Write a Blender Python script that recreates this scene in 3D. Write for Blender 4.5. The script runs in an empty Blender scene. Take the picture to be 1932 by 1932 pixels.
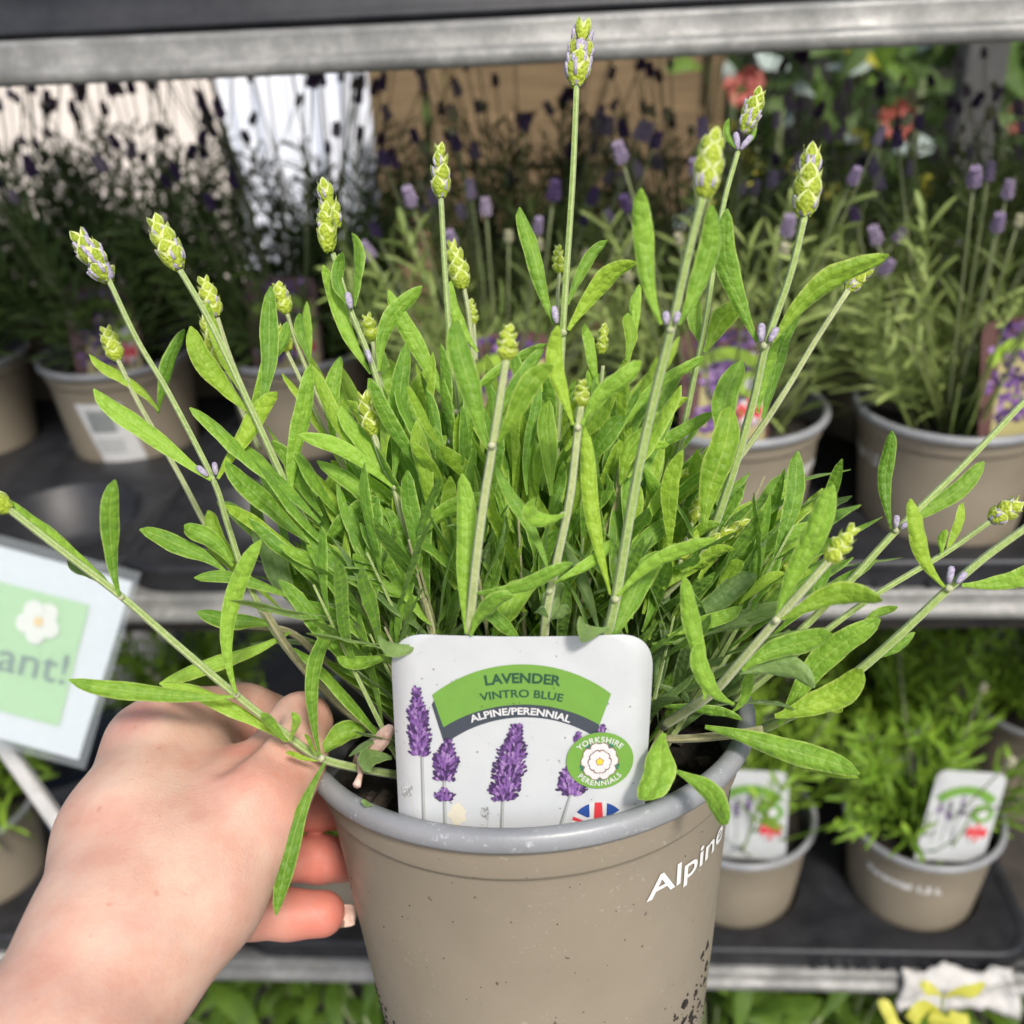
import bpy, math, random
import numpy as np
from mathutils import Vector, Matrix, noise as mnoise

# ------------------------------------------------------------------ camera, sky, sun, exposure
scene = bpy.context.scene
COL = scene.collection
PITCH, ROLL, FOV = math.radians(28), math.radians(2.9), math.radians(54)
HALF = 966.0                                    # the photograph read on a 1932 px grid
FPX = HALF / math.tan(FOV / 2)
F0 = np.array([0, math.cos(PITCH), -math.sin(PITCH)])
U0 = np.array([0, math.sin(PITCH), math.cos(PITCH)])
R0 = np.array([1.0, 0, 0])
RV = R0 * math.cos(ROLL) - U0 * math.sin(ROLL)
UV_ = U0 * math.cos(ROLL) + R0 * math.sin(ROLL)
FV = F0
cam_d = bpy.data.cameras.new('camera')
cam = bpy.data.objects.new('camera', cam_d)
COL.objects.link(cam)
cam.matrix_world = Matrix(((RV[0], UV_[0], -FV[0], 0), (RV[1], UV_[1], -FV[1], 0), (RV[2], UV_[2], -FV[2], 0), (0, 0, 0, 1)))
cam_d.sensor_fit = 'HORIZONTAL'
cam_d.sensor_width = 36
cam_d.lens = 18 / math.tan(FOV / 2)
cam_d.clip_start = 0.01
cam_d.clip_end = 400
cam_d.dof.use_dof = True
cam_d.dof.focus_distance = 0.300
cam_d.dof.aperture_fstop = 10.5
scene.camera = cam
cy = scene.cycles
cy.use_adaptive_sampling = True
cy.adaptive_threshold = 0.02
cy.max_bounces = 5
cy.diffuse_bounces = 3
cy.glossy_bounces = 2
cy.transmission_bounces = 3
cy.transparent_max_bounces = 6
cy.caustics_reflective = False
cy.caustics_refractive = False

SUN_EL, SUN_AZ = math.radians(49), math.radians(20)     # high, from behind the camera and a little right
sun_dir = np.array([math.sin(SUN_AZ) * math.cos(SUN_EL), -math.cos(SUN_AZ) * math.cos(SUN_EL), math.sin(SUN_EL)])
world = bpy.data.worlds.new('World')
scene.world = world
world.use_nodes = True
wn = world.node_tree
wn.nodes.clear()
wo = wn.nodes.new('ShaderNodeOutputWorld')
wb = wn.nodes.new('ShaderNodeBackground')
ws = wn.nodes.new('ShaderNodeTexSky')
ws.sky_type = 'NISHITA'
ws.sun_disc = False
ws.sun_elevation = SUN_EL
ws.sun_rotation = math.atan2(sun_dir[0], sun_dir[1])
ws.dust_density = 3.0
ws.ozone_density = 1.0
wb.inputs[1].default_value = 0.15
wn.links.new(ws.outputs[0], wb.inputs[0])
wn.links.new(wb.outputs[0], wo.inputs[0])
sun_l = bpy.data.lights.new('sun', 'SUN')
sun_l.energy = 3.1
sun_l.angle = math.radians(8)
sun_l.color = (1.0, 0.955, 0.89)
sun = bpy.data.objects.new('sun', sun_l)
COL.objects.link(sun)
sun.rotation_euler = Vector(-sun_dir).to_track_quat('-Z', 'Y').to_euler()
vs = scene.view_settings
vs.view_transform = 'Standard'
vs.look = 'None'
vs.gamma = 1
vs.use_curve_mapping = False
vs.exposure = 0.18

# ------------------------------------------------------------------ geometry helpers
def P(x, y, d):
    """photo grid point at depth d (metres along the lens axis) -> world"""
    return FV * d + RV * ((x - HALF) / FPX * d) - UV_ * ((y - HALF) / FPX * d)
def ray(x, y):
    return P(x, y, 1.0)
def project(p):
    d = float(np.dot(p, FV))
    return HALF + FPX * float(np.dot(p, RV)) / d, HALF - FPX * float(np.dot(p, UV_)) / d, d
def C2W(c):                                        # camera space (x right, y up, z back)
    return RV * c[0] + UV_ * c[1] - FV * c[2]
def nrm(v):
    v = np.asarray(v, float)
    return v / (np.linalg.norm(v) + 1e-12)
YAW = math.radians(4.6)
SX = np.array([math.cos(YAW), -math.sin(YAW), 0])   # along the shelves
SN = np.array([math.sin(YAW), math.cos(YAW), 0])    # into the shelves
ZV = np.array([0, 0, 1.0])
def onplane(x, y, dist):                            # on the upright plane `dist` into the shelves
    r = ray(x, y)
    return r * (dist / float(np.dot(r, SN)))
def onz(x, y, z):
    r = ray(x, y)
    return r * (z / r[2])
def S(s, t, z):
    return SX * s + SN * t + ZV * z
def st(p):
    return float(np.dot(p, SX)), float(np.dot(p, SN))

class MB:
    def __init__(self):
        self.v, self.f, self.m, self.uv = [], [], [], []
    def add(self, verts, faces, mi=0, uv=None):
        b = len(self.v)
        self.v.extend([tuple(map(float, p)) for p in verts])
        for k, f in enumerate(faces):
            self.f.append(tuple(b + i for i in f))
            self.m.append(mi if isinstance(mi, int) else mi[k])
        self.uv.extend(uv if uv is not None else [(0.5, 0.5)] * len(verts))
    def mesh(self, name, mats, smooth=True, off=(0, 0, 0)):
        me = bpy.data.meshes.new(name)
        o = np.asarray(off, float)
        me.from_pydata([tuple(np.asarray(p) - o) for p in self.v], [], self.f)
        for m in (mats if isinstance(mats, (list, tuple)) else [mats]):
            me.materials.append(m)
        me.polygons.foreach_set('material_index', self.m)
        me.polygons.foreach_set('use_smooth', [smooth] * len(self.f))
        ul = me.uv_layers.new(name='UVMap')
        li = np.empty(len(me.loops), dtype=np.int32)
        me.loops.foreach_get('vertex_index', li)
        ul.data.foreach_set('uv', np.asarray(self.uv, float)[li].ravel())
        me.update()
        return me

def link(name, me, parent=None, loc=(0, 0, 0), rot=None):
    o = bpy.data.objects.new(name, me)
    COL.objects.link(o)
    o.location = loc
    if rot is not None:
        o.rotation_euler = rot
    if parent is not None:
        o.parent = parent
    return o
def tag(o, label=None, cat=None, group=None, kind=None):
    if label: o['label'] = label
    if cat: o['category'] = cat
    if group: o['group'] = group
    if kind: o['kind'] = kind
    return o
def thing(name, label, cat, loc=(0, 0, 0), group=None, rotz=0):
    o = bpy.data.objects.new(name, None)
    COL.objects.link(o)
    o.location = tuple(map(float, loc))
    o.rotation_euler = (0, 0, rotz)
    o.empty_display_size = 0.02
    return tag(o, label, cat, group)
def part(name, mb, mats, root, parent=None, smooth=True, kind=None, label=None):
    """a part given in world coordinates of an unrotated root"""
    me = mb.mesh(name, mats, smooth, off=root.location)
    o = link(name, me, parent or root)
    return tag(o, label, None, None, kind)
def copy_tree(o, parent=None):
    c = o.copy()
    COL.objects.link(c)
    if parent is not None:
        c.parent = parent
    for ch in list(o.children):
        copy_tree(ch, c)
    return c
def merge(mb, other):
    b = len(mb.v)
    mb.v.extend(other.v)
    mb.uv.extend(other.uv)
    mb.f.extend([tuple(b + i for i in f) for f in other.f])
    mb.m.extend(other.m)

def frames(pts):
    pts = np.asarray(pts, float)
    t = np.gradient(pts, axis=0)
    t /= np.linalg.norm(t, axis=1)[:, None] + 1e-12
    a = np.cross(t[0], [0.31, 0.52, 0.79])
    a = nrm(a)
    A = [a]
    for i in range(1, len(pts)):
        a = A[-1] - t[i] * np.dot(A[-1], t[i])
        A.append(nrm(a))
    A = np.array(A)
    return t, A, np.cross(t, A)
def spline(pts, n):
    pts = np.asarray(pts, float)
    if len(pts) < 3:
        u = np.linspace(0, 1, n)[:, None]
        return pts[0] * (1 - u) + pts[-1] * u
    q = np.vstack([2 * pts[0] - pts[1], pts, 2 * pts[-1] - pts[-2]])
    out = []
    segs = len(pts) - 1
    for k in range(n):
        x = k / (n - 1) * segs
        i = min(int(x), segs - 1)
        u = x - i
        p0, p1, p2, p3 = q[i], q[i + 1], q[i + 2], q[i + 3]
        out.append(0.5 * ((2 * p1) + (p2 - p0) * u + (2 * p0 - 5 * p1 + 4 * p2 - p3) * u * u + (3 * p1 - p0 - 3 * p2 + p3) * u ** 3))
    return np.array(out)
def tube(mb, pts, rad, sides=8, mi=0, cap=True, square=0.0):
    pts = np.asarray(pts, float)
    n = len(pts)
    rad = np.full(n, rad) if np.isscalar(rad) else np.asarray(rad, float)
    t, A, B = frames(pts)
    ang = np.linspace(0, 2 * math.pi, sides, endpoint=False)
    V, UVs, Fc = [], [], []
    for i in range(n):
        for k, a in enumerate(ang):
            r = rad[i] * (1 + square * math.cos(4 * a))
            V.append(pts[i] + r * (math.cos(a) * A[i] + math.sin(a) * B[i]))
            UVs.append((k / sides, i / max(n - 1, 1)))
    for i in range(n - 1):
        for k in range(sides):
            k2 = (k + 1) % sides
            Fc.append((i * sides + k, i * sides + k2, (i + 1) * sides + k2, (i + 1) * sides + k))
    if cap:
        Fc.append(tuple(range(sides))[::-1])
        Fc.append(tuple((n - 1) * sides + k for k in range(sides)))
    mb.add(V, Fc, mi, UVs)
def box(mb, c, hx, hy, hz, ax=None, mi=0, bev=0.0):
    """box with optional chamfered edges; ax = three unit axes"""
    ax = ax or (np.array([1., 0, 0]), np.array([0, 1., 0]), np.array([0, 0, 1.]))
    c = np.asarray(c, float)
    if bev <= 0:
        V = [c + sx * hx * ax[0] + sy * hy * ax[1] + sz * hz * ax[2] for sz in (-1, 1) for sy in (-1, 1) for sx in (-1, 1)]
        mb.add(V, [(0, 2, 3, 1), (4, 5, 7, 6), (0, 1, 5, 4), (2, 6, 7, 3), (0, 4, 6, 2), (1, 3, 7, 5)], mi)
        return
    V, idx = [], {}
    for sz in (-1, 1):
        for sy in (-1, 1):
            for sx in (-1, 1):
                for a in range(3):
                    h = [hx - bev, hy - bev, hz - bev]
                    h[a] += bev
                    idx[(sx, sy, sz, a)] = len(V)
                    V.append(c + sx * h[0] * ax[0] + sy * h[1] * ax[1] + sz * h[2] * ax[2])
    Fc = []
    for a in range(3):
        b, d = [k for k in range(3) if k != a]
        for s in (-1, 1):
            q = []
            for sb, sd in ((-1, -1), (1, -1), (1, 1), (-1, 1)):
                sg = [0, 0, 0]; sg[a] = s; sg[b] = sb; sg[d] = sd
                q.append(idx[tuple(sg) + (a,)])
            Fc.append(tuple(q))
            for sb in (-1, 1):
                if True:
                    sg1 = [0, 0, 0]; sg1[a] = s; sg1[b] = sb; sg1[d] = -1
                    sg2 = list(sg1); sg2[d] = 1
                    if a < b:
                        Fc.append((idx[tuple(sg1) + (a,)], idx[tuple(sg2) + (a,)], idx[tuple(sg2) + (b,)], idx[tuple(sg1) + (b,)]))
            for sd in (-1, 1):
                if a < d:
                    sg1 = [0, 0, 0]; sg1[a] = s; sg1[d] = sd; sg1[b] = -1
                    sg2 = list(sg1); sg2[b] = 1
                    Fc.append((idx[tuple(sg1) + (a,)], idx[tuple(sg2) + (a,)], idx[tuple(sg2) + (d,)], idx[tuple(sg1) + (d,)]))
    for sz in (-1, 1):
        for sy in (-1, 1):
            for sx in (-1, 1):
                Fc.append(tuple(idx[(sx, sy, sz, a)] for a in range(3)))
    mb.add(V, Fc, mi)
def lathe(mb, prof, o, ax, ux, sides=64, mi=0):
    """prof = [(r, z)...]; ux = direction of angle 0"""
    o, ax = np.asarray(o, float), nrm(ax)
    ux = nrm(np.asarray(ux, float) - ax * np.dot(ux, ax))
    vy = np.cross(ax, ux)
    V, Fc, UVs = [], [], []
    for i, (r, z) in enumerate(prof):
        for k in range(sides):
            a = 2 * math.pi * k / sides
            V.append(o + ax * z + r * (math.cos(a) * ux + math.sin(a) * vy))
            UVs.append((k / sides, i / len(prof)))
    for i in range(len(prof) - 1):
        for k in range(sides):
            k2 = (k + 1) % sides
            Fc.append((i * sides + k, i * sides + k2, (i + 1) * sides + k2, (i + 1) * sides + k))
    mb.add(V, Fc, mi, UVs)

# text as flat vertices and faces
def text_mesh(body, bold=0.0, spacing=1.0):
    cu = bpy.data.curves.new('txt', 'FONT')
    cu.body = body
    cu.size = 1.0
    cu.offset = bold
    cu.space_character = spacing
    cu.resolution_u = 4
    ob = bpy.data.objects.new('txt', cu)
    COL.objects.link(ob)
    bpy.context.view_layer.update()
    me = bpy.data.meshes.new_from_object(ob.evaluated_get(bpy.context.evaluated_depsgraph_get()))
    V = np.array([v.co[:] for v in me.vertices]) if len(me.vertices) else np.zeros((0, 3))
    Fc = [tuple(p.vertices) for p in me.polygons]
    bpy.data.objects.remove(ob)
    bpy.data.curves.remove(cu)
    bpy.data.meshes.remove(me)
    V[:, 0] -= V[:, 0].min()
    return V, Fc

# ------------------------------------------------------------------ materials
MATS = {}
def lin(c):
    return tuple(((x / 255) / 12.92 if x / 255 <= 0.04045 else ((x / 255 + 0.055) / 1.055) ** 2.4) for x in c) + (1.0,)
class N:
    def __init__(self, name):
        self.m = bpy.data.materials.new(name)
        self.m.use_nodes = True
        self.t = self.m.node_tree
        self.t.nodes.clear()
        self.out = self.new('ShaderNodeOutputMaterial')
        self.tc = self.new('ShaderNodeTexCoord')
    def new(self, k, **kw):
        n = self.t.nodes.new(k)
        for a, b in kw.items():
            setattr(n, a, b)
        return n
    def set(self, n, i, v):
        if isinstance(v, tuple) and len(v) == 3 and n.inputs[i].type == 'RGBA':
            v = v + (1.0,)
        if hasattr(v, 'is_output'):
            self.t.links.new(v, n.inputs[i])
        else:
            n.inputs[i].default_value = v
    def noise(self, scale, detail=4, rough=0.6, coord='Object', dist=0.0):
        n = self.new('ShaderNodeTexNoise')
        self.t.links.new(self.tc.outputs[coord], n.inputs['Vector'])
        n.inputs['Scale'].default_value = scale
        n.inputs['Detail'].default_value = detail
        n.inputs['Roughness'].default_value = rough
        n.inputs['Distortion'].default_value = dist
        return n.outputs['Fac']
    def ramp(self, fac, stops):
        r = self.new('ShaderNodeValToRGB')
        el = r.color_ramp.elements
        while len(el) < len(stops):
            el.new(0.5)
        for e, (p, c) in zip(el, stops):
            e.position = p
            e.color = c if len(c) == 4 else tuple(c) + (1,)
        self.t.links.new(fac, r.inputs[0])
        return r.outputs[0]
    def mix(self, fac, a, b, mode='MIX'):
        n = self.new('ShaderNodeMix', data_type='RGBA', blend_type=mode)
        self.set(n, 0, fac)
        self.set(n, 6, a)
        self.set(n, 7, b)
        return n.outputs[2]
    def math(self, op, a, b=0.0, c=0.0):
        n = self.new('ShaderNodeMath', operation=op)
        self.set(n, 0, a); self.set(n, 1, b); self.set(n, 2, c)
        return n.outputs[0]
    def bump(self, h, strength=0.3, dist=0.001):
        b = self.new('ShaderNodeBump')
        b.inputs['Strength'].default_value = strength
        b.inputs['Distance'].default_value = dist
        self.t.links.new(h, b.inputs['Height'])
        return b.outputs[0]
    def bsdf(self, col, rough=0.5, normal=None, spec=0.5, metal=0.0, **kw):
        p = self.new('ShaderNodeBsdfPrincipled')
        self.set(p, 'Base Color', col)
        self.set(p, 'Roughness', rough)
        p.inputs['Specular IOR Level'].default_value = spec
        p.inputs['Metallic'].default_value = metal
        if normal is not None:
            self.t.links.new(normal, p.inputs['Normal'])
        for k, v in kw.items():
            self.set(p, k.replace('_', ' '), v)
        return p
    def done(self, sh):
        self.t.links.new(sh.outputs[0], self.out.inputs[0])
        MATS[self.m.name] = self.m
        return self.m
def simple(name, a, b=None, scale=60, rough=0.5, bump=0.1, bdist=0.001, spec=0.5, metal=0.0, bscale=None, lo=0.35, hi=0.65):
    n = N(name)
    b = b or a
    f = n.noise(scale, 5)
    col = n.ramp(f, [(lo, a), (hi, b)])
    nm = n.bump(n.noise(bscale or scale * 4, 4), bump, bdist) if bump else None
    return n.done(n.bsdf(col, rough, nm, spec, metal))
def leafmat(name, dark, light, edge, trans=0.36, rough=0.5, bull=0.5, vscale=420):
    n = N(name)
    sep = n.new('ShaderNodeSeparateXYZ')
    n.t.links.new(n.tc.outputs['UV'], sep.inputs[0])
    u = sep.outputs[0]
    info = n.new('ShaderNodeObjectInfo')
    f = n.noise(160, 2, 0.6)
    f2 = n.math('MULTIPLY_ADD', info.outputs['Random'], 0.6, n.math('MULTIPLY', f, 0.65))
    col = n.ramp(f2, [(0.3, dark), (0.85, light)])
    d = n.math('ABSOLUTE', n.math('SUBTRACT', u, 0.5))
    rib = n.math('LESS_THAN', d, 0.035)
    col = n.mix(n.math('MULTIPLY', rib, 0.25), col, edge)
    em = n.math('MULTIPLY', n.math('SMOOTH_MAX', n.math('SUBTRACT', d, 0.40), 0.0, 0.02), 7.0)
    col = n.mix(em, col, edge)
    vor = n.new('ShaderNodeTexVoronoi', feature='F1')
    n.t.links.new(n.tc.outputs['Object'], vor.inputs['Vector'])
    vor.inputs['Scale'].default_value = vscale
    fine = n.noise(1500, 1)
    h = n.math('ADD', n.math('MULTIPLY', vor.outputs['Distance'], -1.0), n.math('MULTIPLY', fine, 0.35))
    nm = n.bump(h, min(1.0, bull * 1.35), 0.0010)
    p = n.bsdf(col, rough, nm, 0.35)
    p.inputs['Sheen Weight'].default_value = 0.25
    p.inputs['Sheen Roughness'].default_value = 0.5
    p.inputs['Sheen Tint'].default_value = (0.8, 0.95, 0.6, 1)
    tr = n.new('ShaderNodeBsdfTranslucent')
    tcol = n.mix(1.0, col, (1.45, 1.45, 0.5, 1), 'MULTIPLY')
    n.t.links.new(tcol, tr.inputs[0])
    n.t.links.new(nm, tr.inputs['Normal'])
    mx = n.new('ShaderNodeMixShader')
    mx.inputs[0].default_value = trans
    n.t.links.new(p.outputs[0], mx.inputs[1])
    n.t.links.new(tr.outputs[0], mx.inputs[2])
    return n.done(mx)

M_leaf = leafmat('leaf_green', (0.120, 0.265, 0.020), (0.300, 0.510, 0.052), (0.50, 0.65, 0.17))
M_leaf2 = leafmat('leaf_yellow_green', (0.165, 0.310, 0.018), (0.350, 0.530, 0.046), (0.54, 0.65, 0.15))
M_leafg = leafmat('leaf_grey_green', (0.120, 0.215, 0.060), (0.215, 0.330, 0.100), (0.32, 0.43, 0.18), bull=0.35)
def stemmat(name, a, b, streak):
    n = N(name)
    sp = n.new('ShaderNodeSeparateXYZ'); n.t.links.new(n.tc.outputs['UV'], sp.inputs[0])
    w_ = n.math('SINE', n.math('MULTIPLY', sp.outputs[0], 25.13))
    col = n.ramp(n.noise(600, 3), [(0.35, a), (0.65, b)])
    col = n.mix(n.math('MULTIPLY', n.ramp(w_, [(0.1, (0, 0, 0)), (0.9, (1, 1, 1))]), 0.5), col, streak)
    fuzz = n.ramp(n.noise(2600, 1), [(0.58, (0, 0, 0)), (0.66, (1, 1, 1))])
    col = n.mix(n.math('MULTIPLY', fuzz, 0.30), col, (0.62, 0.66, 0.42, 1))
    p = n.bsdf(col, 0.6, n.bump(n.math('ADD', n.noise(2200, 2), n.math('MULTIPLY', w_, 0.4)), 0.6, 0.0005), 0.3)
    p.inputs['Sheen Weight'].default_value = 0.3
    return n.done(p)
M_stem = stemmat('stem_green', (0.21, 0.31, 0.060), (0.31, 0.42, 0.110), (0.46, 0.54, 0.25))
M_stemp = stemmat('stem_pale', (0.27, 0.34, 0.11), (0.38, 0.43, 0.18), (0.55, 0.56, 0.33))
M_stemw = stemmat('stem_woody', (0.20, 0.20, 0.080), (0.29, 0.27, 0.12), (0.36, 0.34, 0.19))
M_bract = leafmat('bract', (0.36, 0.47, 0.030), (0.52, 0.62, 0.065), (0.60, 0.66, 0.22), trans=0.35, bull=0.45, vscale=900)
M_bedge = simple('bract_edge', (0.50, 0.57, 0.17), (0.60, 0.64, 0.30), 900, 0.6, 0.2)
M_calyx = simple('calyx', (0.28, 0.22, 0.37), (0.52, 0.49, 0.54), 1300, 0.7, 0.6, 0.0005)
M_node = simple('node_pale', (0.36, 0.41, 0.19), (0.50, 0.50, 0.33), 900, 0.7, 0.4)
M_dry = simple('dry_leaf', (0.50, 0.30, 0.24), (0.66, 0.48, 0.40), 300, 0.6, 0.3)

def potmat(name, a, b, dust):
    n = N(name)
    col = n.ramp(n.noise(26, 5), [(0.3, a), (0.7, b)])
    sp = n.ramp(n.noise(520, 3, 0.7), [(0.62, (0, 0, 0)), (0.70, (1, 1, 1))])
    big = n.ramp(n.noise(40, 4), [(0.45, (0, 0, 0)), (0.62, (1, 1, 1))])
    col = n.mix(n.math('MULTIPLY', n.math('MULTIPLY', sp, big), 0.55), col, dust)
    dk = n.ramp(n.noise(330, 2, 0.5), [(0.735, (0, 0, 0)), (0.75, (1, 1, 1))])
    col = n.mix(n.math('MULTIPLY', dk, 0.7), col, (0.03, 0.022, 0.015, 1))
    nm = n.bump(n.noise(900, 3), 0.12, 0.0004)
    ro = n.ramp(n.noise(80, 4), [(0.3, (0.36,) * 3), (0.7, (0.52,) * 3)])
    return n.done(n.bsdf(col, ro, nm, 0.45))
M_pot = potmat('pot_taupe', (0.240, 0.205, 0.150, 1), (0.278, 0.238, 0.176, 1), (0.52, 0.48, 0.40, 1))
def rimmat():  # taupe rim coloured lighter blue-grey: the sky's reflection is put into the colour
    n = N('pot_rim_sky_sheen')
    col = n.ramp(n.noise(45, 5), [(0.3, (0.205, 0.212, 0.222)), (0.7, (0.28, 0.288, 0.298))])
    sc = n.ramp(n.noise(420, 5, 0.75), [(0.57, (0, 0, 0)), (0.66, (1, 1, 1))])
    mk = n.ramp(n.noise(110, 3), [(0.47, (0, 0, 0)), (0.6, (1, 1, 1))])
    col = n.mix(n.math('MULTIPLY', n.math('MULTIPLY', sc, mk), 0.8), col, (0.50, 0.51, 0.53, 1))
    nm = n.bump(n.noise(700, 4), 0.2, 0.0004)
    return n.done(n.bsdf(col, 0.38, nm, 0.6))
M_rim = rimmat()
M_soil = simple('soil', (0.012, 0.009, 0.007), (0.05, 0.037, 0.026), 300, 0.9, 1.0, 0.003)
M_white_ink = simple('white_ink', (0.70, 0.70, 0.68), (0.78, 0.78, 0.76), 200, 0.5, 0)
def cardmat():
    n = N('card_white')
    col = n.ramp(n.noise(70, 4), [(0.3, (0.465, 0.485, 0.49)), (0.7, (0.52, 0.535, 0.535))])
    sp = n.ramp(n.noise(700, 2, 0.5), [(0.735, (0, 0, 0)), (0.75, (1, 1, 1))])
    col = n.mix(n.math('MULTIPLY', sp, 0.5), col, (0.2, 0.18, 0.15, 1))
    return n.done(n.bsdf(col, 0.33, n.bump(n.noise(500, 2), 0.04, 0.0004), 0.5))
M_card = cardmat()
def ink(name, c, rough=0.38):
    n = N(name)
    a = tuple(x * 0.92 for x in c)
    col = n.ramp(n.noise(240, 4), [(0.3, a + (1,)), (0.7, tuple(c) + (1,))])
    return n.done(n.bsdf(col, rough, None, 0.45))
M_igreen = ink('ink_green', (0.150, 0.315, 0.050))
M_idark = ink('ink_slate', (0.050, 0.060, 0.075))
M_idgreen = ink('ink_dark_green', (0.022, 0.075, 0.040))
M_iwhite = ink('ink_white', (0.60, 0.60, 0.59))
M_ip = [ink('ink_purple_%s' % k, c) for k, c in (('deep', (0.050, 0.024, 0.085)), ('mid', (0.115, 0.055, 0.185)), ('bright', (0.20, 0.095, 0.29)), ('pale', (0.31, 0.19, 0.39)))]
M_igrey = ink('ink_grey', (0.24, 0.26, 0.25))
M_ilgrey = ink('ink_light_grey', (0.45, 0.45, 0.44))
M_ired = ink('ink_red', (0.60, 0.045, 0.055))
M_iblue = ink('ink_blue', (0.025, 0.07, 0.27))
M_iyel = ink('ink_yellow', (0.75, 0.52, 0.04))
M_ibrown = ink('ink_brown', (0.22, 0.12, 0.09))
M_stain = ink('stain', (0.62, 0.58, 0.45))
M_speck = ink('speck', (0.05, 0.04, 0.03))

def metalmat(name, a, b, c):
    n = N(name)
    col = n.ramp(n.noise(22, 6, 0.75), [(0.30, a), (0.50, b), (0.68, c)])
    st_ = n.ramp(n.noise(55, 5, 0.7, dist=0.6), [(0.60, (0, 0, 0)), (0.72, (1, 1, 1))])
    col = n.mix(n.math('MULTIPLY', st_, 0.45), col, (0.17, 0.155, 0.12, 1))
    ro = n.ramp(n.noise(30, 4), [(0.3, (0.38,) * 3), (0.7, (0.6,) * 3)])
    return n.done(n.bsdf(col, ro, n.bump(n.noise(120, 5), 0.4, 0.001), 0.5, 0.15))
M_metal = metalmat('galvanised_steel', (0.125, 0.127, 0.118), (0.20, 0.20, 0.188), (0.33, 0.325, 0.305))
M_metal2 = metalmat('painted_steel', (0.42, 0.41, 0.39), (0.52, 0.51, 0.49), (0.60, 0.58, 0.55))
M_black = simple('black_plastic', (0.014, 0.015, 0.018), (0.028, 0.029, 0.033), 40, 0.46, 0.12, 0.001, 0.4, bscale=300)
M_deck = simple('shelf_board', (0.030, 0.026, 0.022), (0.060, 0.050, 0.042), 30, 0.8, 0.3)
M_ground = simple('paving', (0.17, 0.165, 0.155), (0.26, 0.25, 0.235), 8, 0.9, 0.4, 0.004)

def skinmat():
    n = N('skin')
    at = n.new('ShaderNodeAttribute', attribute_name='redness')
    fac = at.outputs['Fac']
    blot = n.noise(70, 4, 0.6)
    base = n.ramp(n.math('ADD', n.math('MULTIPLY', blot, 0.55), 0.0), [(0.15, (0.52, 0.285, 0.208)), (0.27, (0.575, 0.36, 0.27)), (0.38, (0.605, 0.42, 0.318))])
    col = n.mix(fac, base, (0.64, 0.150, 0.110, 1))
    vein = n.ramp(n.noise(24, 2, 0.5, dist=1.2), [(0.47, (0, 0, 0)), (0.50, (1, 1, 1)), (0.53, (0, 0, 0))])
    col = n.mix(n.math('MULTIPLY', vein, 0.10), col, (0.42, 0.36, 0.36, 1))
    fr = n.ramp(n.noise(420, 1, 0.4), [(0.755, (0, 0, 0)), (0.775, (1, 1, 1))])
    col = n.mix(n.math('MULTIPLY', fr, 0.35), col, (0.40, 0.17, 0.11, 1))
    wr = n.new('ShaderNodeTexVoronoi')
    n.t.links.new(n.tc.outputs['Object'], wr.inputs['Vector'])
    wr.inputs['Scale'].default_value = 1300
    h = n.math('ADD', n.math('MULTIPLY', wr.outputs['Distance'], 0.8), n.noise(190, 5))
    nm = n.bump(h, 0.13, 0.0011)
    p = n.bsdf(col, 0.50, nm, 0.35)
    p.inputs['Subsurface Weight'].default_value = 0.22
    p.inputs['Subsurface Radius'].default_value = (1.0, 0.38, 0.22)
    p.inputs['Subsurface Scale'].default_value = 0.0035
    return n.done(p)
M_skin = skinmat()
M_nail = simple('nail', (0.66, 0.42, 0.33), (0.78, 0.58, 0.46), 260, 0.22, 0.05, 0.0005, 0.6)
M_naildirt = simple('nail_dirt', (0.10, 0.07, 0.05), (0.20, 0.13, 0.09), 400, 0.7, 0.1)

# ------------------------------------------------------------------ the setting: ground, shelves
D = 0.645
Z_TOP = onplane(966, 122, D)[2]                     # lower edge of the upper rail
Z_TOPU = onplane(966, 33, D)[2]
Z_MID = onplane(966, 1123, D)[2]
Z_LOW = onplane(966, 1826, D)[2]
LIP = 0.0226
BOARD = 0.030                                       # the boards lie below the top of the rails
Z_GROUND = Z_LOW - 0.72
gm = MB()
gm.add([(-60, -60, Z_GROUND), (60, -60, Z_GROUND), (60, 60, Z_GROUND), (-60, 60, Z_GROUND)], [(0, 1, 2, 3)])
tag(link('ground', gm.mesh('ground', M_ground, False)), kind='structure')

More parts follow.
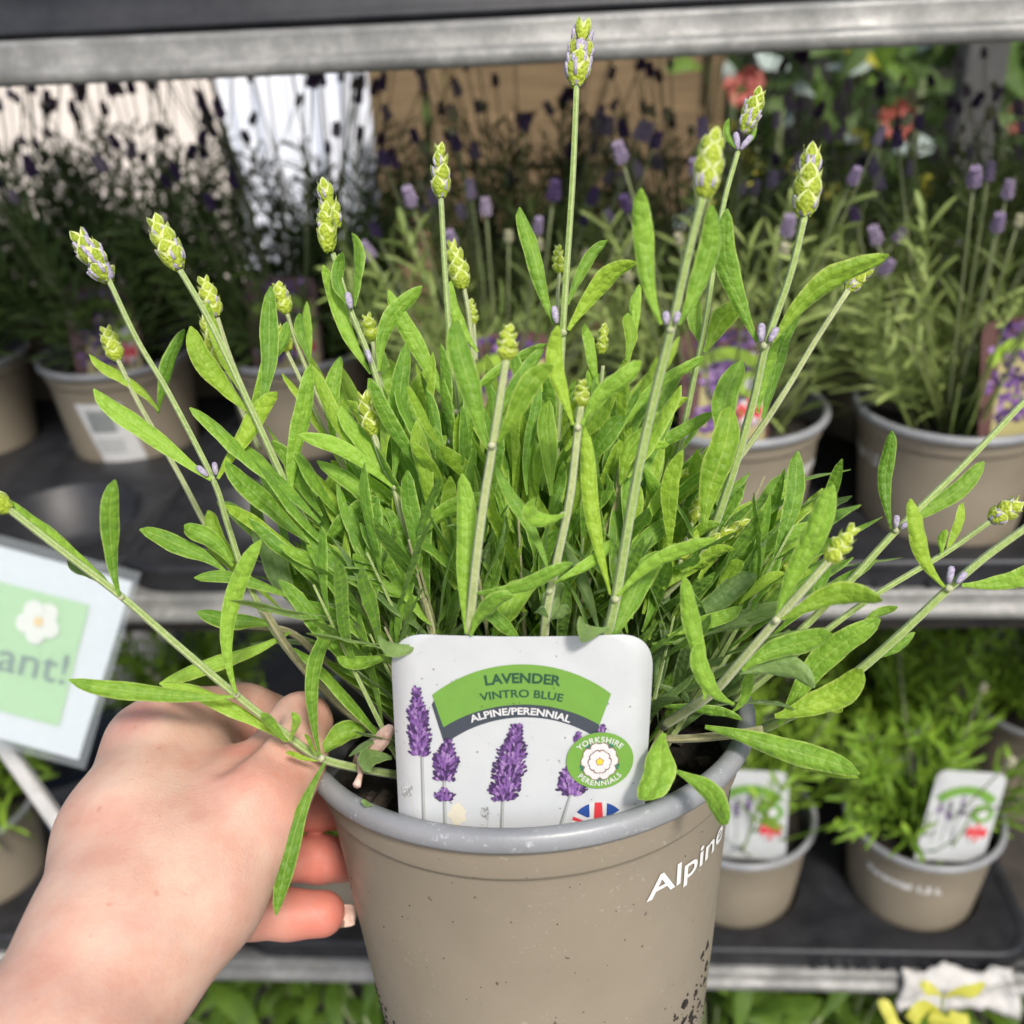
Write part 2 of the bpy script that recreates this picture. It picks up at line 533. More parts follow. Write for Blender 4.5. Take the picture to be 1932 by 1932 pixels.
trolley = thing('plant_trolley', 'galvanised steel plant trolley with three shelves behind the held pot', 'trolley', S(0, D + 0.3, Z_GROUND))
AX = (SX, SN, ZV)
W2, DEP = 0.95, 0.58
SC = 0.30                                           # centre of the trolley along the shelf
for nm_, ztop, h in (('upper', Z_TOPU, Z_TOPU - Z_TOP), ('middle', Z_MID, LIP), ('lower', Z_LOW, LIP)):
    m = MB()                                        # rolled front lip: upright face, rounded lower bead, small top return
    prof = []
    zb = ztop - h
    for k in range(9):
        a = math.pi * (-0.5 + k / 8 * 0.9)
        r = h * 0.21
        prof.append((D - 0.001 - r * math.cos(a) * 0.8, zb + r + r * math.sin(a)))
    prof += [(D + 0.001, zb + h * 0.50), (D, ztop - 0.0035), (D + 0.001, ztop - 0.001), (D + 0.004, ztop), (D + 0.022, ztop), (D + 0.022, ztop - 0.004), (D + 0.009, ztop - 0.005), (D + 0.009, zb + 0.002), (D + 0.002, zb)]
    V, Fc = [], []
    nS = 14
    for i in range(nS + 1):
        s = SC - W2 + 2 * W2 * i / nS
        for t, z in prof:
            V.append(S(s, t + 0.0006 * math.sin(i * 2.1), z + 0.0005 * math.sin(i * 1.3)))
    k_ = len(prof)
    for i in range(nS):
        for j in range(k_):
            j2 = (j + 1) % k_
            Fc.append((i * k_ + j, i * k_ + j2, (i + 1) * k_ + j2, (i + 1) * k_ + j))
    Fc.append(tuple(range(k_)))
    Fc.append(tuple(nS * k_ + j for j in range(k_))[::-1])
    m.add(V, Fc)
    part('front_rail', m, M_metal, trolley)
    m = MB()
    box(m, S(SC, D + 0.03 + DEP / 2 + 0.004, ztop - (0.008 if nm_ == 'upper' else BOARD) - 0.007), W2 - 0.01, DEP / 2 + 0.018, 0.006, AX)
    part('shelf_board', m, M_deck, trolley, smooth=False)
    m = MB()
    box(m, S(SC, D + DEP + 0.045, zb + h / 2), W2, 0.006, h / 2, AX, bev=0.002)
    part('back_rail', m, M_metal, trolley, smooth=False)
for s in (SC - W2 - 0.222, SC + W2 + 0.022):
    for t in (D + 0.02, D + DEP + 0.03):
        m = MB()
        box(m, S(s, t, (Z_GROUND + 0.3) / 2), 0.018, 0.018, (0.3 - Z_GROUND) / 2, AX, bev=0.003)
        part('post', m, M_metal, trolley, smooth=False)

# ------------------------------------------------------------------ leaves, stems, flower spikes
def wprof(s, tipround):
    a = 0.14 + 0.86 * math.sin(min(1.0, s / 0.66) * math.pi / 2) ** 1.35
    b = max(0.0, 1 - ((s - 0.55) / 0.45) ** tipround) ** 0.58 if s > 0.55 else 1.0
    return 0.04 + 0.94 * a * b if s < 0.999 else 0.10
def leaf_into(mb, p0, p1, p2, w, normal, rng, nl=16, nw=6, curl=0.22, twist=0.0, tipround=2.6, mi=0, wav=1.0):
    p0, p1, p2 = (np.asarray(q, float) for q in (p0, p1, p2))
    ph1, ph2 = rng.uniform(0, 6.3), rng.uniform(0, 6.3)
    V, UVs, Fc = [], [], []
    for i in range(nl + 1):
        s = i / nl
        c = p0 * (1 - s) ** 2 + 2 * p1 * s * (1 - s) + p2 * s * s
        t = nrm(2 * (1 - s) * (p1 - p0) + 2 * s * (p2 - p1))
        n_ = nrm(normal - t * np.dot(normal, t))
        sd = np.cross(t, n_)
        c = c + sd * w * wav * 0.20 * math.sin(5.2 * s + ph1) * s + n_ * w * wav * 0.30 * math.sin(4.4 * s + ph2) * s
        a = twist * (s - 0.2)
        sd, n_ = sd * math.cos(a) + n_ * math.sin(a), n_ * math.cos(a) - sd * math.sin(a)
        hw = 0.5 * w * wprof(s, tipround)
        for j in range(nw + 1):
            u = -1 + 2 * j / nw
            ed = 1 + wav * (0.05 * math.sin(9 * s + ph1 + (2 if u > 0 else 0)) + 0.025 * math.sin(23 * s + ph2 + 3 * u))
            z = -curl * hw * (abs(u) ** 2.2) * 1.6 - 0.30 * hw * math.exp(-(u / 0.20) ** 2) + 0.10 * wav * hw * math.sin(14 * s + ph2 + 2.2 * u) * abs(u) + 0.05 * wav * hw * math.sin(31 * s + ph1 + 5 * u)
            V.append(c + sd * hw * u * ed + n_ * z)
            UVs.append((0.5 + 0.5 * u, s))
    k = nw + 1
    for i in range(nl):
        for j in range(nw):
            Fc.append((i * k + j, i * k + j + 1, (i + 1) * k + j + 1, (i + 1) * k + j))
    mb.add(V, Fc, mi, UVs)

def head_into(mb, base, tip, w, side, rng, purple=0.4, n=5, simple_=False):
    w = w * 0.85
    """flower spike: whorls of cupped pointed bracts (0), pale bract edges (1), lilac calyces (2)"""
    base, tip = np.asarray(base, float), np.asarray(tip, float)
    ax = nrm(tip - base)
    L = np.linalg.norm(tip - base)
    A = nrm(side - ax * np.dot(side, ax))
    B = np.cross(ax, A)
    core = [(0.001 * w, 0), (0.28 * w, 0.05 * L), (0.38 * w, 0.3 * L), (0.31 * w, 0.62 * L), (0.14 * w, 0.85 * L), (0.01 * w, 0.96 * L)]
    lathe(mb, core, base, ax, A, 8, 2 if purple > 0.3 else 0)
    for k in range(n):
        z0 = L * (0.02 + 0.74 * k / (n - 1) if n > 1 else 0.0)
        sc = (1.0, 1.05, 0.98, 0.84, 0.62, 0.45)[min(k, 5)] if n >= 5 else (1.0, 1.0, 0.8, 0.55)[min(k, 3)]
        hb = L * rng.uniform(0.33, 0.42) * (0.8 + 0.2 * sc)
        for q in range(4):
            if q % 2 and rng.random() < 0.15:
                continue
            a0 = (q * math.pi / 2 + (k % 2) * math.pi / 4 + 0.35 + rng.uniform(-0.12, 0.12))
            r = 0.5 * w * sc
            V, Fc, mi, UVs = [], [], [], []
            ns, nu = 6, 6
            for i in range(ns + 1):
                s = i / ns
                wd = (math.sin(math.pi * min(1, s * 0.62 + 0.14)) ** 0.8) * (1 - s ** 3.2) + 0.02
                rad = r * (0.42 + 0.62 * math.sin(min(1, s * 1.25) * math.pi / 2) - 0.10 * s * s)
                for j in range(nu + 1):
                    u = -1 + 2 * j / nu
                    a = a0 + u * 1.0 * wd
                    flare = 1 + 0.10 * u * u * s
                    hh = hb * (s - 0.18 * (1 - u * u) * (1 - s) * 0.4 + 0.05 * u * u)
                    V.append(base + ax * (z0 + hh) + (math.cos(a) * A + math.sin(a) * B) * rad * flare)
                    UVs.append((0.5 + 0.38 * u, s))
            kk = nu + 1
            for i in range(ns):
                for j in range(nu):
                    Fc.append((i * kk + j, i * kk + j + 1, (i + 1) * kk + j + 1, (i + 1) * kk + j))
                    mi.append(1 if (j in (0, nu - 1) and i >= 3) else 0)
            mb.add(V, Fc, mi, UVs)
            if rng.random() < purple * (1.35 - 0.28 * k):
                for da in ((-0.5, 0.5) if rng.random() < 0.7 else (0.35,)):
                    a = a0 + da
                    d_ = math.cos(a) * A + math.sin(a) * B
                    q0 = base + ax * (z0 + hb * 0.30) + d_ * r * 0.72
                    ex = 0.10 if purple > 0.7 else 0.0
                    q1 = base + ax * (z0 + hb * (rng.uniform(0.70, 0.92) + ex)) + d_ * r * (rng.uniform(0.88, 1.0) + ex)
                    tube(mb, [q0, q0 * 0.5 + q1 * 0.5, q1], [0.075 * w, 0.10 * w, 0.06 * w], 6, 2)
HEADM = [M_bract, M_bedge, M_calyx]

# ------------------------------------------------------------------ the held pot
rng = random.Random(7)
POT_C = C2W((0.0047, -0.0690, -0.3403))
POT_A = nrm(C2W(nrm((-0.062, 0.9525, 0.297))))
POT_F = nrm(-FV - POT_A * np.dot(-FV, POT_A))       # towards the viewer, in the rim plane
POT_R = np.cross(POT_F, POT_A) * -1
if np.dot(POT_R, RV) < 0:
    POT_R = -POT_R
BODY = [(0.0712, -0.0005), (0.0705, -0.011), (0.0700, -0.0122), (0.0688, -0.0128), (0.0682, -0.0145), (0.0655, -0.045), (0.0622, -0.080), (0.0588, -0.112), (0.0560, -0.132), (0.0545, -0.1355), (0.050, -0.1365), (0.0, -0.1365)]
def body_r(z):
    for (r0, z0), (r1, z1) in zip(BODY, BODY[1:]):
        if z1 <= z <= z0:
            return r0 + (r1 - r0) * (z - z0) / (z1 - z0)
    return BODY[0][0]
LIPP = [(0.0716, 0.0004), (0.0735, -0.0006), (0.0748, -0.0004), (0.0755, 0.0008), (0.0757, 0.0028), (0.0752, 0.0046), (0.0742, 0.0056), (0.0728, 0.0058), (0.0710, 0.0054), (0.0700, 0.0042), (0.0694, 0.000), (0.0684, -0.012), (0.0668, -0.030)]
pot = thing('plant_pot', 'large taupe plastic plant pot with rim in painted sky-sheen grey held up by the hand', 'plant pot', POT_C - POT_A * 0.1365)
m = MB(); lathe(m, BODY, POT_C, POT_A, POT_F, 96); part('body', m, M_pot, pot)
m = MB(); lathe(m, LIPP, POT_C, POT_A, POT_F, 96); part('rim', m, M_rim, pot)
m = MB()
sr = [0.0, 0.012, 0.024, 0.036, 0.048, 0.058, 0.0672]
V, Fc = [], []
for i, r in enumerate(sr):
    for k in range(48):
        a = 2 * math.pi * k / 48
        p = POT_C + r * (math.cos(a) * POT_F + math.sin(a) * POT_R)
        V.append(p + POT_A * (-0.019 + 0.006 * mnoise.noise(Vector(p * 120)) + 0.004 * mnoise.noise(Vector(p * 320))))
for i in range(len(sr) - 1):
    for k in range(48):
        k2 = (k + 1) % 48
        Fc.append((i * 48 + k, i * 48 + k2, (i + 1) * 48 + k2, (i + 1) * 48 + k))
m.add(V, Fc)
part('soil', m, M_soil, pot)
m = MB()                                            # bark, stones and grit on the compost
for k in range(130):
    a, r = rng.uniform(0, 6.3), 0.064 * math.sqrt(rng.random())
    c = POT_C + r * (math.cos(a) * POT_F + math.sin(a) * POT_R) + POT_A * -0.0165
    q = rng.uniform(0.0012, 0.0034)
    ax3 = [nrm([rng.gauss(0, 1) for _ in range(3)])]
    ax3.append(nrm(np.cross(ax3[0], [0.3, 0.2, 0.9]))); ax3.append(np.cross(ax3[0], ax3[1]))
    box(m, c, q, q * rng.uniform(0.4, 0.9), q * rng.uniform(0.3, 0.6), ax3, 0, q * 0.2)
part('compost_bits', m, simple('bark_bits', (0.02, 0.015, 0.011), (0.085, 0.062, 0.042), 300, 0.85, 0.3), pot, smooth=False, kind='stuff')
def pot_point(o, axs, ang, z, lift):
    A_, F_, R_ = axs
    r = body_r(z) + lift
    return o + A_ * z + r * (math.cos(ang) * F_ + math.sin(ang) * R_)
def pot_text(body, o, axs, a0, a1, z0, cap, lift=0.0004, bold=0.035):
    V, Fc = text_mesh(body, bold)
    wdt = V[:, 0].max()
    mb = MB()
    mb.add([pot_point(o, axs, a0 + (a1 - a0) * x / wdt, z0 + y / 0.7 * cap, lift) for x, y, _ in V], Fc)
    return mb
PAX = (POT_A, POT_F, POT_R)
part('lettering', pot_text('Alpine', POT_C, PAX, math.radians(28), math.radians(63), -0.0305, 0.0078, bold=0.012), M_white_ink, pot, smooth=False)
part('lettering', pot_text('Perennial 1,5 L', POT_C, PAX, math.radians(72), math.radians(146), -0.0305, 0.0080), M_white_ink, pot, smooth=False)
m = MB()                                            # crumbs of compost stuck to the pot
for k in range(430):
    u = rng.random()
    if u < 0.62:
        ang, z = math.radians(rng.gauss(41, 14)), -0.066 - 0.066 * rng.random() ** 0.7
        if z > -0.070 - 0.024 * max(0, (58 - math.degrees(ang)) / 30):
            continue
        q = rng.uniform(0.0003, 0.0011) if rng.random() < 0.72 else rng.uniform(0.0011, 0.0026)
    elif u < 0.86:
        ang, z = math.radians(rng.gauss(-66, 9)), -0.088 - 0.046 * rng.random()
        q = rng.uniform(0.0003, 0.0012)
    else:
        ang, z = math.radians(rng.uniform(-80, 80)), -0.004 - 0.12 * rng.random()
        q = rng.uniform(0.0002, 0.00042)
    c = pot_point(POT_C, PAX, ang, z, 0.0)
    nn = nrm(math.cos(ang) * POT_F + math.sin(ang) * POT_R)
    a1 = nrm(POT_A * math.cos(k) + np.cross(nn, POT_A) * math.sin(k)); a2 = np.cross(nn, a1)
    n_ = 6
    V = [c + nn * 0.0006 * min(1, q / 0.0008)] + [c - nn * 0.0001 + (a1 * math.cos(6.283 * j / n_) * q * rng.uniform(0.5, 1.5) + a2 * math.sin(6.283 * j / n_) * q * rng.uniform(0.4, 1.0)) for j in range(n_)]
    m.add(V, [(0, 1 + j, 1 + (j + 1) % n_) for j in range(n_)])
part('soil_crumbs', m, M_soil, pot, kind='stuff')

# ------------------------------------------------------------------ the plant label in the held pot
CARD_D0, CARD_D1 = 0.2795, 0.2650                   # depth at grid rows 1550 and 1200
_c0 = P(985, 1550, CARD_D0); _c1 = P(985, 1200, CARD_D1)
CARD_N = nrm(np.cross(P(1185, 1550, CARD_D0) - _c0, _c1 - _c0))
if np.dot(CARD_N, FV) > 0:
    CARD_N = -CARD_N
CARD_X = nrm(P(1185, 1550, CARD_D0) - _c0)
def card_pt(c, lift=0.0):
    """c = point on the label artwork (1932 x 1414 grid over the label)"""
    x, y = 720.2 + c[0] * 0.27787, 1191.6 + c[1] * 0.27787
    r = ray(x, y)
    p = r * (float(np.dot(_c0, CARD_N)) / float(np.dot(r, CARD_N)))
    s = float(np.dot(p - _c0, CARD_X)) / 0.034
    return p - CARD_N * 0.0026 * s * s + CARD_N * lift
label = thing('plant_label', 'white plant label reading lavender vintro blue, standing inside the held pot', 'plant label', card_pt((950, 1340)))
def rounded(pts_r, seg=10):
    """closed polygon with corner radii: [(x, y, r)]"""
    out = []
    n = len(pts_r)
    for i in range(n):
        p = np.array(pts_r[i][:2], float); r = pts_r[i][2]
        a = np.array(pts_r[i - 1][:2], float); b = np.array(pts_r[(i + 1) % n][:2], float)
        if r <= 0:
            out.append(p); continue
        u, v = nrm(a - p), nrm(b - p)
        half = math.acos(max(-1, min(1, float(np.dot(u, v))))) / 2
        d = r / math.tan(half)
        q0, q1 = p + u * d, p + v * d
        for k in range(seg + 1):
            t = k / seg
            ctl = p * 2 * t * (1 - t) * 1.0
            out.append(q0 * (1 - t) ** 2 + ctl + q1 * t * t)
    return out
outline = rounded([(48, 34, 240), (1862, 34, 245), (1784, 1385, 0), (116, 1385, 0)])
def fill_rows(mb, poly, lift, rows=24, mi=0, cols=10):
    """fill a y-monotone convex artwork polygon with a grid so it can bend"""
    poly = np.asarray(poly, float)
    y0, y1 = poly[:, 1].min(), poly[:, 1].max()
    V, Fc = [], []
    n = len(poly)
    for i in range(rows + 1):
        y = y0 + (y1 - y0) * min(max(0.5 - 0.5 * math.cos(math.pi * i / rows), 0.0005), 0.9995)
        xs = []
        for a, b in zip(poly, np.roll(poly, -1, axis=0)):
            if (a[1] - y) * (b[1] - y) <= 0 and a[1] != b[1]:
                xs.append(a[0] + (b[0] - a[0]) * (y - a[1]) / (b[1] - a[1]))
        xa, xb = min(xs), max(xs)
        for j in range(cols + 1):
            V.append(card_pt((xa + (xb - xa) * j / cols, y), lift))
    k = cols + 1
    for i in range(rows):
        for j in range(cols):
            Fc.append((i * k + j, i * k + j + 1, (i + 1) * k + j + 1, (i + 1) * k + j))
    mb.add(V, Fc, mi)
m = MB()
fill_rows(m, outline, 0.0, 40)
card_o = part('card', m, M_card, label)
sol = card_o.modifiers.new('thickness', 'SOLIDIFY'); sol.thickness = 0.0005; sol.offset = 0.0
LI = 0.00035                                        # printed layers stand off the card by hundredths of a millimetre
def circ3(a, b, c, n=24):
    a, b, c = (np.array(q, float) for q in (a, b, c))
    d = 2 * (a[0] * (b[1] - c[1]) + b[0] * (c[1] - a[1]) + c[0] * (a[1] - b[1]))
    ux = ((a @ a) * (b[1] - c[1]) + (b @ b) * (c[1] - a[1]) + (c @ c) * (a[1] - b[1])) / d
    uy = ((a @ a) * (c[0] - b[0]) + (b @ b) * (a[0] - c[0]) + (c @ c) * (b[0] - a[0])) / d
    o = np.array([ux, uy]); r = np.linalg.norm(a - o)
    t0, t1 = math.atan2(*(a - o)[::-1]), math.atan2(*(c - o)[::-1])
    return [o + r * np.array([math.cos(t0 + (t1 - t0) * k / n), math.sin(t0 + (t1 - t0) * k / n)]) for k in range(n + 1)]
def strip(mb, top, bot, lift, mi=0, rows=4):
    V, Fc = [], []
    n = len(top)
    for i in range(rows + 1):
        for a, b in zip(top, bot):
            V.append(card_pt(np.asarray(a) + (np.asarray(b) - np.asarray(a)) * i / rows, lift))
    for i in range(rows):
        for j in range(n - 1):
            Fc.append((i * n + j, i * n + j + 1, (i + 1) * n + j + 1, (i + 1) * n + j))
    mb.add(V, Fc, mi)
def fan(mb, c, pts, lift, mi=0):
    V = [card_pt(c, lift)] + [card_pt(p, lift) for p in pts]
    n = len(pts)
    mb.add(V, [(0, 1 + j, 1 + (j + 1) % n) for j in range(n)], mi)
g_out = circ3((340, 440), (945, 218), (1560, 432)); g_in = circ3((418, 657), (960, 490), (1480, 640))
d_in = circ3((425, 775), (960, 578), (1470, 735))
m = MB(); strip(m, g_in, d_in, LI); strip(m, [(337, 508), (352, 478)], [(425, 775), (420, 655)], LI)
part('dark_banner', m, M_idark, label, smooth=False)  # dark printed ribbon below the green one
m = MB(); strip(m, g_out, g_in, LI + 0.0001, rows=6)
part('banner', m, M_igreen, label, smooth=False)
def arc_text(body, a, b, c, cap, bold, mat, lift, name='lettering'):
    V, Fc = text_mesh(body, bold)
    wdt = V[:, 0].max()
    arc = np.array(circ3(a, b, c, 60))
    out = []
    for x, y, _ in V:
        u = x / wdt * 60
        i = min(int(u), 59)
        p = arc[i] + (arc[i + 1] - arc[i]) * (u - i)
        t = nrm(arc[min(i + 1, 60)] - arc[max(i - 1, 0)])
        nn = np.array([t[1], -t[0]])
        out.append(card_pt(p + nn * (y / 0.70 * cap), lift))
    mb = MB(); mb.add(out, Fc)
    return part(name, mb, mat, label, smooth=False)
arc_text('LAVENDER', (704, 362), (952, 342), (1212, 366), 66, 0.034, M_idgreen, LI + 0.0002)
arc_text('VINTRO BLUE', (672, 470), (950, 440), (1226, 474), 52, 0.022, M_idgreen, LI + 0.0002)
arc_text('ALPINE/PERENNIAL', (607, 616), (940, 556), (1275, 617), 46, 0.03, M_iwhite, LI + 0.0002)
def floret(mb, c, ang, ln, wd, lift, mi):
    u = np.array([math.cos(ang), math.sin(ang)]); v = np.array([-u[1], u[0]])
    pr = [(-0.5, 0.0), (-0.3, 0.34), (0.1, 0.5), (0.42, 0.38), (0.5, 0.0), (0.42, -0.38), (0.1, -0.5), (-0.3, -0.34)]
    fan(mb, c, [np.asarray(c) + u * a * ln + v * b * wd for a, b in pr], lift, mi)
def spike_print(x0, y0, x1, y1, w, stem, rows, seed, gaps=()):
    r_ = random.Random(seed)
    mb = MB()
    if stem:
        (sx0, sy0), (sx1, sy1) = stem
        strip(mb, [(sx0 - 11, sy0), (sx0 + 11, sy0)], [(sx1 - 12, sy1), (sx1 + 12, sy1)], LI, 4, 3)
        strip(mb, [(sx0 + 1, sy0), (sx0 + 8, sy0)], [(sx1 + 1, sy1), (sx1 + 9, sy1)], LI + 0.00006, 5, 3)
    li = LI + 0.00012
    for layer in range(3):
        for i in range(rows):
            s = i / (rows - 1)
            if any(a < s < b for a, b in gaps):
                continue
            cx, cy = x0 + (x1 - x0) * s, y0 + (y1 - y0) * s
            ww = w * (0.30 + 0.70 * min(1, s * 2.4)) * (1.0 if s < 0.9 else 0.86) * (1 - 0.20 * abs(math.sin(s * rows * 0.55)))
            n = max(4, int(ww / 13))
            for j in range(n):
                u = -1 + 2 * (j + 0.5) / n + r_.uniform(-0.1, 0.1)
                if layer and r_.random() < 0.35:
                    continue
                uu = u * (1.0, 0.82, 0.62)[layer]
                ang = math.radians(-90 + 62 * uu + r_.uniform(-18, 18))
                floret(mb, (cx + uu * ww * 0.5, cy + r_.uniform(-9, 9) + 10 * abs(uu)), ang, r_.uniform(30, 46), r_.uniform(14, 20), li, (r_.choice((0, 0, 0, 1)), r_.choice((0, 0, 1, 1, 2)), r_.choice((0, 1, 2, 2, 3)))[layer])
                li += 0.0000006
    return part('lavender_picture', mb, M_ip + [M_igrey, M_ilgrey], label, smooth=False)
spike_print(232, 405, 258, 835, 165, ((268, 820), (282, 1292)), 17, 1)
spike_print(452, 745, 420, 1000, 185, ((420, 1000), (428, 1320)), 11, 2)
spike_print(424, 1085, 422, 1135, 165, None, 3, 21)
spike_print(918, 630, 828, 1120, 235, ((822, 1120), (812, 1345)), 19, 3)
spike_print(1262, 930, 1300, 1090, 195, ((1288, 1085), (1215, 1310)), 7, 4)
spike_print(1335, 700, 1330, 740, 60, None, 3, 5)
spike_print(1500, 655, 1492, 690, 60, None, 3, 6)
m = MB()
r_ = random.Random(9)
for (cx, cy, rr, sx, sy) in ((165, 1100, 44, 222, 1285), (706, 1232, 36, 710, 1345)):
    strip(m, [(cx + 14, cy + 40), (cx + 24, cy + 40)], [(sx - 5, sy), (sx + 6, sy)], LI, 1, 2)
    li = LI + 0.00008
    for k in range(34):
        a, q = r_.uniform(0, 6.3), rr * math.sqrt(r_.random())
        floret(m, (cx + q * math.cos(a) * 0.8, cy + q * math.sin(a) * 1.2), math.radians(-90 + r_.uniform(-50, 50)), 26, 12, li, r_.choice((0, 1, 1)))
        li += 0.000001
part('faded_bud_picture', m, [M_igrey, M_ilgrey], label, smooth=False)
BC = np.array((1483.0, 877.0))
def ell(c, rx, ry, n=40):
    return [np.asarray(c) + np.array((rx * math.cos(6.28319 * k / n), ry * math.sin(6.28319 * k / n))) for k in range(n)]
m = MB(); fan(m, BC, ell(BC, 230, 191, 56), LI + 0.0005)
badge = part('badge', m, M_igreen, label, smooth=False)
def ell_text(body, a0, a1, rx, ry, cap, out):
    V, Fc = text_mesh(body, 0.02, 1.15)
    wdt = V[:, 0].max()
    o = []
    for x, y, _ in V:
        a = math.radians(a0 + (a1 - a0) * x / wdt)
        base = BC + np.array((rx * math.cos(a), ry * math.sin(a)))
        nn = nrm(np.array((math.cos(a) / rx, math.sin(a) / ry))) * (1 if out else -1)
        o.append(card_pt(base + nn * (y / 0.7 * cap), LI + 0.00062))
    mb = MB(); mb.add(o, Fc)
    part('lettering', mb, M_iwhite, label, parent=badge, smooth=False)
ell_text('YORKSHIRE', 215, 325, 168, 124, 38, True)
ell_text('PERENNIALS', 143, 39, 192, 172, 36, False)
m = MB()
def petal(c, ang, r0, r1, wd, lift, mi, scale=1.0):
    u = np.array([math.cos(ang), math.sin(ang)]); v = np.array([-u[1], u[0]])
    pr = [(0, 0), (0.30, 0.30), (0.62, 0.52), (0.88, 0.46), (1.0, 0.22), (0.93, 0.0), (1.0, -0.22), (0.88, -0.46), (0.62, -0.52), (0.30, -0.30)]
    cc = np.asarray(c) + u * (r0 + (r1 - r0) * 0.55)
    pts = [np.asarray(c) + u * (r0 + (r1 - r0) * a) + v * b * wd for a, b in pr]
    pts = [cc + (p - cc) * scale for p in pts]
    fan(m, cc, pts, lift, mi)
RC = np.array((1480.0, 882.0))
for k in range(5):
    a = math.radians(-90 + 72 * k)
    petal(RC, a + math.radians(36), 60, 142, 52, LI + 0.00060, 3)
    petal(RC, a, 18, 126, 124, LI + 0.00064, 2, 1.07)
    petal(RC, a, 18, 126, 124, LI + 0.00068, 0, 0.95)
for k in range(5):
    a = math.radians(90 + 72 * k)
    petal(RC, a + math.radians(36), 20, 78, 22, LI + 0.00072, 3)
    petal(RC, a, 6, 78, 80, LI + 0.00076, 2, 1.10)
    petal(RC, a, 6, 78, 80, LI + 0.00080, 0, 0.90)
fan(m, RC, ell(RC, 26, 24, 16), LI + 0.00084, 2)
fan(m, RC, ell(RC, 22, 20, 16), LI + 0.00088, 1)
part('rose_emblem', m, [M_iwhite, M_iyel, M_ibrown, ink('ink_leaf', (0.03, 0.16, 0.10))], label, parent=badge, smooth=False)
m = MB()                                            # flag roundel, half hidden by the rim
FC_ = np.array((1470.0, 1330.0))
fl = [p for p in ell(FC_, 190, 168, 60)]
fan(m, FC_, fl, LI + 0.0001, 0)
def clipc(p, q=0.985):
    d = (np.asarray(p, float) - FC_) / np.array((190, 168)); r = np.linalg.norm(d)
    return FC_ + (d if r <= q else d * q / r) * np.array((190, 168))
def arcsec(a0, a1, inner, lift, mi):
    arc = [FC_ + np.array((187 * math.cos(math.radians(a0 + (a1 - a0) * k / 8)), 165 * math.sin(math.radians(a0 + (a1 - a0) * k / 8)))) for k in range(9)]
    pts = arc + [np.asarray(q, float) for q in inner]
    fan(m, sum(pts) / len(pts), pts, lift, mi)
arcsec(218, 251, [(1413, 1262), (1395, 1266)], LI + 0.00016, 2)
arcsec(289, 322, [(1545, 1266), (1527, 1262)], LI + 0.00016, 2)
arcsec(198, 207, [(1400, 1300), (1385, 1310)], LI + 0.00016, 1)
strip(m, [clipc((1438, 1100)), clipc((1508, 1100))], [(1438, 1330), (1508, 1330)], LI + 0.0002, 1)
part('flag_roundel', m, [M_iwhite, M_ired, M_iblue], label, smooth=False)
m = MB()
r_ = random.Random(4)
fan(m, (512, 1250), [(512 + (62 if k % 2 else 52) * math.cos(6.283 * k / 14) * (1 + 0.2 * math.sin(k * 2.1)), 1250 + 78 * math.sin(6.283 * k / 14) * (1 + 0.15 * math.cos(k * 1.7))) for k in range(14)], LI, 0)
for k in range(60):
    c = (r_.uniform(90, 1800), r_.uniform(80, 1250))
    q = r_.uniform(1.5, 4.5)
    fan(m, c, [(c[0] + q * math.cos(a) * r_.uniform(0.6, 1.8), c[1] + q * math.sin(a) * r_.uniform(0.6, 1.4)) for a in (0, 1.2, 2.5, 3.8, 5.0)], LI + 0.0003, 1)
part('dirt_marks', m, [M_stain, M_speck], label, smooth=False, kind='stuff')

# ------------------------------------------------------------------ the held lavender
plant = thing('lavender_plant', 'bright green budding lavender plant growing in the pot held by the hand', 'lavender', POT_C - POT_A * 0.015)
NLEAF = [0]
def add_leaf(parent, b, t, w, db, dt=None, bow=0.0, roll=0.0, mat=None, dbow=0.0, twist=None, tipround=None):
    """b, t = base and tip on the photo grid; w = apparent width in grid px; bow = sideways sag in px"""
    dt = db if dt is None else dt
    dm = (db + dt) / 2
    r_ = random.Random(int(b[0] * 7 + t[1] * 13 + w))
    dx, dy = t[0] - b[0], t[1] - b[1]
    L = math.hypot(dx, dy) + 1e-6
    mx, my = (b[0] + t[0]) / 2 - dy / L * bow * 2, (b[1] + t[1]) / 2 + dx / L * bow * 2
    p0, p1, p2 = P(b[0], b[1], db), P(mx, my, dm + dbow), P(t[0], t[1], dt)
    tang = nrm(p2 - p0)
    nv = nrm(-P(mx, my, 1.0))
    nv = nrm(nv - tang * np.dot(nv, tang))
    a = math.radians(roll)
    nv = nv * math.cos(a) + np.cross(tang, nv) * math.sin(a)
    wm = w / FPX * dm / max(0.45, math.cos(a)) * 0.78
    mb = MB()
    leaf_into(mb, p0, p1, p2, wm, nv, r_, curl=r_.uniform(0.18, 0.46), twist=r_.uniform(-0.5, 0.5) if twist is None else twist, tipround=tipround or r_.uniform(2.2, 3.2))
    NLEAF[0] += 1
    return part('leaf', mb, mat or M_leaf, plant, parent)
def add_head(parent, base, tip, w, d, dt=None, purple=0.4, n=5, seed=0):
    mb = MB()
    dt = d if dt is None else dt
    b, t = P(base[0], base[1], d), P(tip[0], tip[1], dt)
    r_ = random.Random(seed + int(base[0]))
    head_into(mb, b, t, w / FPX * d, RV * math.cos(r_.uniform(0, 6)) + FV * math.sin(r_.uniform(0, 6)), r_, purple, n)
    return part('flower_spike', mb, HEADM, plant, parent)
